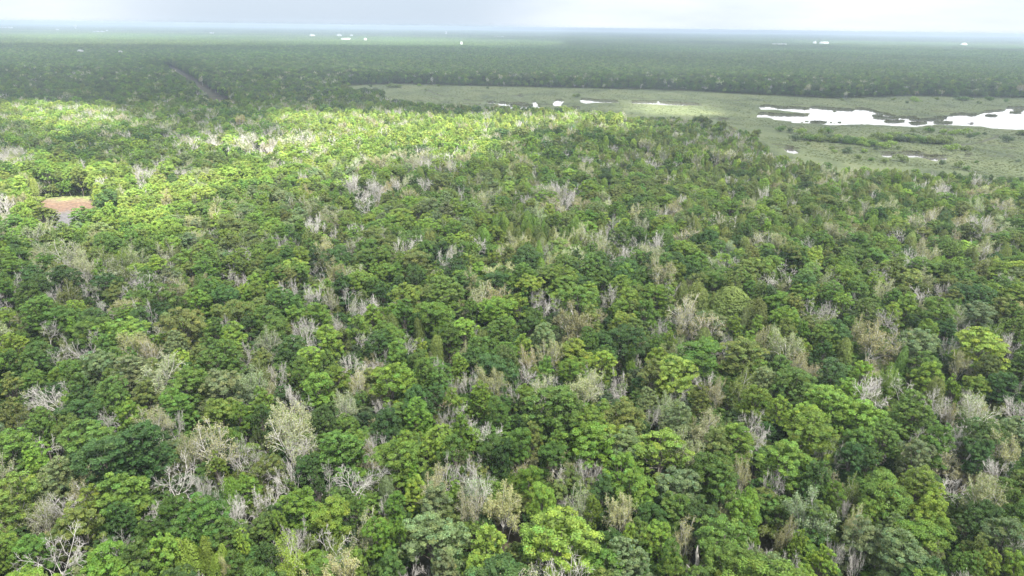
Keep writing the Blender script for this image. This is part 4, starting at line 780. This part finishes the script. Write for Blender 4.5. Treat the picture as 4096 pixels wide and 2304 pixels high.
P = np.concatenate(P); Rz = np.concatenate(Rz); Sc = np.concatenate(Sc); Ti = np.concatenate(Ti); Ix = np.concatenate(Ix)

def instancer(name, P, Rz, Sc, Ti, Ix, coll, label):
    me = bpy.data.meshes.new(name); n = len(P); me.vertices.add(n); me.vertices.foreach_set('co', np.ascontiguousarray(P, np.float32).ravel())
    a = me.attributes.new('member', 'INT', 'POINT'); a.data.foreach_set('value', Ix.astype(np.int32))
    a = me.attributes.new('turn', 'FLOAT_VECTOR', 'POINT'); rv = np.zeros((n, 3), np.float32); rv[:, 2] = Rz; rv[:len(rest), :2] = tilt[rest]; a.data.foreach_set('vector', rv.ravel())
    a = me.attributes.new('size', 'FLOAT_VECTOR', 'POINT'); a.data.foreach_set('vector', np.ascontiguousarray(Sc, np.float32).ravel())
    a = me.attributes.new('leaf_tint', 'FLOAT_COLOR', 'POINT'); c = np.ones((n, 4), np.float32); c[:, :3] = Ti; a.data.foreach_set('color', c.ravel())
    o = link(name, me); tag(o, label, None, None, 'stuff')
    ng = bpy.data.node_groups.new(name + '_nodes', 'GeometryNodeTree'); ng.interface.new_socket('Geometry', in_out='INPUT', socket_type='NodeSocketGeometry'); ng.interface.new_socket('Geometry', in_out='OUTPUT', socket_type='NodeSocketGeometry')
    N = ng.nodes.new; L = ng.links.new; gi = N('NodeGroupInput'); go = N('NodeGroupOutput')
    ci = N('GeometryNodeCollectionInfo'); ci.inputs['Collection'].default_value = coll; ci.inputs['Separate Children'].default_value = True; ci.inputs['Reset Children'].default_value = True
    ip = N('GeometryNodeInstanceOnPoints'); ip.inputs['Pick Instance'].default_value = True
    def attr(nm, ty):
        x = N('GeometryNodeInputNamedAttribute'); x.data_type = ty; x.inputs[0].default_value = nm; return x.outputs['Attribute']
    L(gi.outputs[0], ip.inputs['Points']); L(ci.outputs[0], ip.inputs['Instance']); L(attr('member', 'INT'), ip.inputs['Instance Index'])
    er = N('FunctionNodeEulerToRotation'); L(attr('turn', 'FLOAT_VECTOR'), er.inputs[0]); L(er.outputs[0], ip.inputs['Rotation']); L(attr('size', 'FLOAT_VECTOR'), ip.inputs['Scale'])
    L(ip.outputs[0], go.inputs[0])
    md = o.modifiers.new('members', 'NODES'); md.node_group = ng
    return o
instancer('forest', P, Rz, Sc, Ti, Ix, lib, 'unbroken green forest reaching from the near trees to the hazy horizon')
print('individual trees', nT, 'things', int(thing.sum()), {k_: int((thing & (TK == k_)).sum()) for k_ in 'BSLC'}, 'instances', len(P))

# ------------------------------------------------------------------ shrubs on the marsh
def shrub_mesh(seed, lod=1.0):
    r = np.random.default_rng(seed); k = 7; c = np.stack([r.normal(0, 1.5, k), r.normal(0, 1.5, k), r.uniform(1.6, 3.6, k)], 1); q = r.uniform(1.2, 2.0, k); per = 110
    d_ = sphere_dirs(r, k * per, -.5).reshape(k, per, 3); p = c[:, None] + d_ * q[:, None, None] * r.uniform(.75, 1.08, (k, per, 1)); p[..., 2] = np.maximum(p[..., 2], .1)
    V, Q = leaves(p.reshape(-1, 3), (d_ + np.array([0, 0, .4]) + r.normal(0, .4, d_.shape)).reshape(-1, 3), r.uniform(.5, .85, k * per), r)
    va = np.repeat(r.uniform(.75, 1.25, (k * per, 1)), 4, 0) * np.ones(3)
    st = tubes([(np.array([[0, 0, -.3], [x * .4, y * .4, z * .5], [x, y, z]]), [.12, .09, .04]) for x, y, z in c], 4)
    return make_mesh(f'shrub_stems_{seed}', *st, [M_BARK]), make_mesh(f'shrub_crown_{seed}', V, Q, [M_LEAF], None, va)
SHRUB = [shrub_mesh(700 + i) for i in range(4)]
spots = [(Z3, *q) for q in ((760, 948, 34), (832, 958, 22), (900, 968, 40), (1055, 972, 30), (1115, 962, 34), (870, 1018, 34), (970, 1046, 16), (1580, 1046, 26), (1612, 1080, 20), (1232, 1106, 34), (1362, 1104, 26), (1150, 1102, 18), (1640, 1168, 44), (1932, 1190, 24), (1840, 956, 34), (1932, 968, 26), (2004, 976, 28), (2082, 966, 40), (2132, 998, 26), (2182, 982, 20), (2242, 978, 16), (2405, 1026, 44), (2000, 1084, 40), (2102, 1092, 34), (1205, 727, 14), (1740, 737, 26), (2205, 752, 16), (2396, 737, 20), (2112, 722, 50), (1682, 748, 14), (1720, 728, 22), (2280, 728, 30), (1580, 727, 14), (1900, 724, 16), (2050, 720, 30), (2512, 972, 60), (1128, 1076, 20), (1720, 955, 18), (1730, 980, 14), (1520, 1180, 26), (2050, 1210, 30), (2110, 1232, 24), (2480, 1170, 16), (1455, 1083, 18), (1390, 1060, 24), (2180, 1180, 14), (1330, 1150, 26), (1420, 1165, 22))]
spots += [(Z3, 945 + 24.5 * i + 8 * math.sin(i * 2.3), 1006 + 2.1 * i + 9 * math.sin(i * 1.7), 38 + 10 * math.sin(i * 3.1)) for i in range(24)] + [(Z3, 1455 + 24 * i, 1002 + 1.6 * i + 10 * math.sin(i * 1.9), 40 + 10 * math.sin(i * 2.7)) for i in range(23)]
spots += [(Z2, *q) for q in ((1765, 714, 26), (246, 638, 16), (76, 630, 18), (380, 636, 34), (440, 640, 34), (650, 662, 10), (743, 636, 12), (1105, 652, 12), (600, 634, 16))]
_used = set()
def near_word(z, x, y):
    if z is Z2: return 'at the far edge of the marsh, left part' if y < 700 else 'alone on the far marsh beside the narrow pool'
    if y < 800: return 'at the far marsh edge beyond the lake'
    if 985 < y < 1075 and 930 < x < 1540: return 'in the left shrub thicket before the lake'
    if 985 < y < 1075 and 1440 < x < 2020: return 'in the right shrub thicket before the lake'
    if y > 1100: return 'on the near marsh by the small pools'
    return 'on the marsh between lake and forest'
ordn = 'first second third fourth fifth sixth seventh eighth ninth tenth eleventh twelfth thirteenth fourteenth fifteenth sixteenth seventeenth eighteenth nineteenth twentieth'.split()
ordn += ['twenty-' + w for w in ordn[:9]] + ['thirtieth'] + ['thirty-' + w for w in ordn[:9]]
cnt = {}
for z, x, y, w in sorted(spots, key=lambda q: (q[0]([(q[1], q[2])])[0][0])):
    (px, py), = z([(x, y)]); sc = 1396 / 2529; p = place(np.array(px), np.array(py + w * sc * .12), .5); dep = (p - np.array([0, 0, CAM_H])) @ FWD; wm = w * sc * dep / F
    e_ = link('marsh_shrub', None); e_.location = (p[0], p[1], .35); e_.rotation_euler = (0, 0, rng.uniform(0, 6.28)); sc_w = wm * 2.3 / 6.6; e_.scale = (sc_w, sc_w, min(max(.45, sc_w * rng.uniform(.75, 1.0)), 1.6))
    nw = near_word(z, x, y); cnt[nw] = cnt.get(nw, 0) + 1; col_ = rng.choice(['o', 'm', 'y', 'o', 'f'])
    tag(e_, f'rounded {CNAME[col_]} shrub {nw}, {ordn[cnt[nw] - 1]} from left', 'shrub', 'shrubs dotted over the marsh')
    st, cr_ = SHRUB[rng.integers(0, 4)]
    link('stem', st, e_); o_ = link('crown', cr_, e_); o_['leaf_tint'] = [float(q) for q in np.array(PAL[col_]) * 1.1]

for i, (x, y) in enumerate(((440, 262), (520, 232), (600, 200), (690, 172), (770, 158), (850, 146), (940, 136), (1040, 130), (1130, 126), (1220, 132), (1300, 138), (1370, 160))):
    p = place(np.array(x * 700 / 2576), np.array(750 + y * 700 / 2576), 0.); e_ = link('border_shrub', None); e_.location = (p[0], p[1] + 3, 0); e_.rotation_euler = (0, 0, i * 1.3); q = .75 + .3 * math.sin(i * 2.1); e_.scale = (q * 1.2, q, q * .9)
    tag(e_, f'low bright green shrub on the back edge of the rust-brown clearing, {ordn[i]} from left', 'shrub', 'shrubs along the back of the clearing')
    st, cr_ = SHRUB[i % 4]; link('stem', st, e_); o_ = link('crown', cr_, e_); o_['leaf_tint'] = [float(v_) for v_ in np.array(PAL['yl'[i % 2]]) * (.85 + .1 * (i % 3))]

# ------------------------------------------------------------------ broken dead trunks
M_SNAG = simple('weathered_dead_wood', (.30, .28, .255), (.56, .53, .49), 1.2)
def snag(px, py, wpx, hpx, label, lean, crook=1.0, seed=0, base_z=0.0):
    """px, py: top of the trunk; hpx: visible length"""
    r = np.random.default_rng(800 + seed); z = 15.0
    p = place(np.array(px), np.array(py), z); dep = (p - np.array([0, 0, CAM_H])) @ FWD; rad = wpx * dep / F / 2
    top = np.array([lean[0], lean[1], z])
    pts = np.array([[0, 0, -.5], top * .28 + [.2 * crook, 0, 0], top * .52 + [-.35 * crook, 0, 0], top * .72 + [.15 * crook, .1, 0], top * .9 + [-.1 * crook, 0, 0], top])
    e_ = link('dead_snag', None); e_.location = (p[0] - lean[0], p[1] - lean[1], 0); tag(e_, label, 'dead tree', 'broken dead trunks')
    link('trunk', make_mesh('snag_trunk', *tubes([(pts, [rad * 1.5, rad * 1.25, rad, rad * .85, rad * .6, rad * .12])], 8), [M_SNAG]), e_)
    for k in range(4):
        f = r.uniform(.45, .92); b0 = pts[0] + (pts[-1] - pts[0]) * f; a_ = r.uniform(0, 6.28); q = r.uniform(.9, 2.2)
        b0 = np.array([np.interp(b0[2], pts[:, 2], pts[:, j]) for j in range(3)])
        link('broken_branch', make_mesh('snag_branch', *tubes([(np.array([b0, b0 + [q * .6 * math.cos(a_), q * .6 * math.sin(a_), q * .25], b0 + [q * math.cos(a_), q * math.sin(a_), q * .8]]), [rad * .42, rad * .3, rad * .06])], 5), [M_SNAG]), e_)
k = 1024 / 2576
snag(2048 + 1870 * k, 1728 + 1140 * k, 19, 120, 'pale broken dead trunk jutting up at the bottom edge, right of centre', (-.8, .3), 1.3, 1)
snag(3072 + 2090 * k, 1728 + 90 * k, 8, 150, 'tall thin leaning dead trunk among dark trees near the right edge', (2.6, 1.0), 1.8, 2)
snag(0 + 1470 * k, 1728 + 1150 * k, 9, 40, 'short broken brown trunk in a gap at the lower left', (-1.0, .2), .5, 3)
snag(0 + 1350 * k, 1728 + 1090 * k, 6, 60, 'slim pale dead stem left of the short broken trunk, lower left', (-.2, .2), .5, 4)

# ------------------------------------------------------------------ far town: towers, sheds, houses; a hide on the lake
M_WHITE = simple('white_paint', (.50, .52, .54), (.62, .63, .64), .02, rough=.6)
M_ROOF = simple('grey_sheet_roof', (.42, .43, .45), (.56, .57, .58), .02, rough=.5)
M_WALL = simple('pale_wall', (.5, .49, .46), (.62, .6, .57), .03)
M_DARK = simple('dark_glass', (.03, .035, .045), (.05, .055, .065), .1, rough=.2)
M_REED = simple('dry_brown_reed', (.10, .08, .065), (.19, .155, .125), .8)
def box(x0, x1, y0, y1, z0, z1):
    V = np.array([(x, y, z) for z in (z0, z1) for x, y in ((x0, y0), (x1, y0), (x1, y1), (x0, y1))], float)
    return V, np.array([(3, 2, 1, 0), (4, 5, 6, 7), (0, 1, 5, 4), (1, 2, 6, 5), (2, 3, 7, 6), (3, 0, 4, 7)])
def building(px, py, wpx, hgt, depth_m, label, name='building', gable=True, wall=None, roof=None, z_seen=None):
    """py: the eaves seen at this pixel, standing hgt above the ground"""
    p = place(np.array(px), np.array(py), hgt); dep = (p - np.array([0, 0, CAM_H])) @ FWD; w = wpx * dep / F / 2; dp_ = depth_m / 2
    e_ = link(name, None); e_.location = (p[0], p[1] + dp_, 0); tag(e_, label, 'building', 'pale buildings of the far town')
    link('wall', make_mesh('wall', *box(-w, w, -dp_, dp_, -.5, hgt), [wall or M_WHITE]), e_)
    rh = hgt + (max(2.0, dp_ * .35) if gable else 1.0); o_ = .6
    if gable:
        V = np.array([(-w - o_, -dp_ - o_, hgt - .1), (w + o_, -dp_ - o_, hgt - .1), (w + o_, 0, rh), (-w - o_, 0, rh), (-w - o_, dp_ + o_, hgt - .1), (w + o_, dp_ + o_, hgt - .1)])
        V = np.concatenate([V, V + [0, 0, .35]]); Q = [(0, 3, 2, 1), (3, 4, 5, 2), (6, 7, 8, 9), (9, 8, 11, 10), (0, 1, 7, 6), (4, 10, 11, 5), (0, 6, 9, 3), (3, 9, 10, 4), (1, 2, 8, 7), (2, 5, 11, 8)]
    else: V, Q = box(-w - o_, w + o_, -dp_ - o_, dp_ + o_, hgt + .003, rh)
    link('roof', make_mesh('roof', V, np.array(Q), [roof or M_ROOF]), e_)
    for s_ in (-.5, .5):
        link('window', make_mesh('window', *box(w * s_ - w * .16, w * s_ + w * .16, -dp_ - .12, -dp_ + .05, hgt - 3.6, hgt - 1.4), [M_DARK]), e_)
for q in ((8, 109, 16, 26, 40, 'white flat-roofed block at the far left end of the horizon', 0), (26, 108, 12, 28, 30, 'second white block in from the left end of the horizon', 0), (40, 110, 10, 30, 30, 'pointed white block third from the left end of the horizon', 1),
          (226, 119, 8, 24, 30, 'small white shed below and left of the left white tower', 1), (390, 125, 34, 24, 45, 'long low white shed right of the left white tower', 0), (425, 122, 5, 26, 20, 'tiny pale shed just right of the long low white shed', 1),
          (841, 130, 6, 27, 18, 'left one of two narrow white blocks side by side left of centre', 0), (850, 130, 5, 29, 18, 'right one of two narrow white blocks side by side left of centre', 0),
          (1247, 142, 18, 25, 35, 'white roof in dark distant woods left of the big bright shed', 1), (1355, 141, 16, 25, 35, 'white shed just above and left of the big bright shed', 1), (1380, 153, 32, 25, 45, 'big bright white shed at the edge of the sunlit far woods', 0), (1404, 140, 8, 26, 25, 'small white house above the big bright shed', 1), (1460, 156, 8, 25, 25, 'small white house right of the big bright shed', 1),
          (1845, 170, 7, 25, 20, 'white gabled house in sunlit far woods below the water tower', 1), (1995, 145, 40, 26, 40, 'long pale flat building right of the white water tower', 0),
          (3122, 175, 50, 24, 40, 'long white building in the hazy woods at far right', 0), (3262, 168, 8, 28, 25, 'small bright gabled house right of the long white building', 1), (3300, 171, 30, 24, 40, 'row of pale roofs right of the small bright gabled house', 1), (3860, 176, 18, 25, 35, 'white gabled building in sunlit woods near the right end', 1)):
    building(q[0], q[1], q[2], q[3], q[4], q[5], 'building', bool(q[6]))
building(316, 203, 13, 22, 16, 'grey-roofed farmhouse at the edge of the far left field', 'farmhouse', True, M_WALL, M_ROOF)
building(477, 206, 8, 22, 12, 'small white farmhouse right of the grey-roofed one', 'farmhouse', True, M_WALL, M_ROOF)
def tower(px, ytop, wpx, dist, label, tank):
    d_ = ray(np.array(px), np.array(ytop)); t_ = dist / d_[1]; p = d_ * t_; H = CAM_H + p[2]; w = wpx * dist / F / 2
    e_ = link('water_tower', None); e_.location = (p[0], p[1], 0); tag(e_, label, 'water tower', 'white water towers on the horizon')
    prof = np.array([(0, w * .55), (H * .25, w * .42), (H * .5, w * .42), (H * .6, w * .6)]) if tank else np.array([(0, w * .95), (H * .4, w * .95), (H * .7, w * .9), (H * .75, w * .9)])
    link('shaft', make_mesh('tower_shaft', *tubes([(np.array([(0, 0, z) for z, _ in prof]), prof[:, 1])], 14), [M_WHITE], smooth=True), e_)
    pr = [(H * .6, w * .6), (H * .7, w), (H * .86, w * 1.05), (H * .95, w * .7), (H, w * .05)] if tank else [(H * .75, w * .9), (H * .8, w * 1.0), (H * .93, w * .95), (H * .98, w * .6), (H, w * .05)]
    link('tank', make_mesh('tower_tank', *tubes([(np.array([(0, 0, z) for z, _ in pr]), [q for _, q in pr])], 14), [M_WHITE], smooth=True), e_)
tower(1784, 124, 6.5, 9000, 'white water tower standing in dark blue distant woods near the centre', False)
tower(300, 99, 10, 9500, 'round-topped white water tower at the left on the horizon', True)
# reed-covered hide with a boat on the lake
p = place(np.array(3887.), np.array(494.), .3); e_ = link('duck_blind', None); e_.location = (p[0], p[1], 0); tag(e_, 'small grey-brown reed hide standing in the open lake', 'hide', None)
link('platform', make_mesh('platform', *box(-2.6, 2.6, -1.2, 1.2, .45, .6), [M_REED]), e_); link('screen', make_mesh('screen', *box(-2.2, 1.2, -1.0, -.85, .603, 1.6), [M_REED]), e_); link('roof', make_mesh('hide_roof', *box(-2.3, 1.3, -1.2, 1.1, 1.603, 1.72), [M_REED]), e_)
for x in (-2.4, 2.4, -.8, .8):
    link('post', make_mesh('post', *tubes([(np.array([(x, -1.0, -.8), (x, -1.0, 2.0)]), [.09, .08])], 6), [M_REED]), e_)
p = place(np.array(3875.), np.array(495.), .3); bt = link('rowing_boat', None); bt.location = (p[0], p[1], .22); bt.rotation_euler = (0, 0, .25); tag(bt, 'dark low boat lying left of the reed hide on the lake', 'boat', None)
st_ = np.linspace(-2.2, 2.2, 9); Vb_, Qb_ = [], []
for x in st_:
    b_ = .75 * (1 - (abs(x) / 2.35) ** 2.4); Vb_ += [(x, -b_, .38), (x, -b_ * .7, -.05), (x, 0, -.15), (x, b_ * .7, -.05), (x, b_, .38), (x, b_ * .9, .36), (x, 0, .02), (x, -b_ * .9, .36)]
for i in range(8):
    for j in range(8): Qb_.append((i * 8 + j, i * 8 + (j + 1) % 8, i * 8 + 8 + (j + 1) % 8, i * 8 + 8 + j))
link('hull', make_mesh('hull', Vb_, Qb_, [M_REED]), bt)
for x in (-.8, .8): link('seat', make_mesh('boat_seat', *box(x - .15, x + .15, -.6, .6, .2, .25), [M_WALL]), bt)

# ------------------------------------------------------------------ haze
HAZE = 1.25e-4
hb = np.array([(x, y, z) for z in (-1.0, 114.0) for x, y in ((-23000, -950), (23000, -950), (23000, 20600), (-23000, 20600))])
mm, t, N, L, o = mat('pale_haze'); pv = N('ShaderNodeVolumePrincipled'); pv.inputs['Density'].default_value = HAZE; pv.inputs['Color'].default_value = (.50, .60, .74, 1); pv.inputs['Anisotropy'].default_value = .2
L(pv.outputs[0], o.inputs['Volume'])
hz = link('haze', make_mesh('haze', hb, [(3, 2, 1, 0), (4, 5, 6, 7), (0, 1, 5, 4), (1, 2, 6, 5), (2, 3, 7, 6), (3, 0, 4, 7)], [mm]))
tag(hz, 'pale blue haze lying over the forest toward the horizon', None, None, 'stuff')
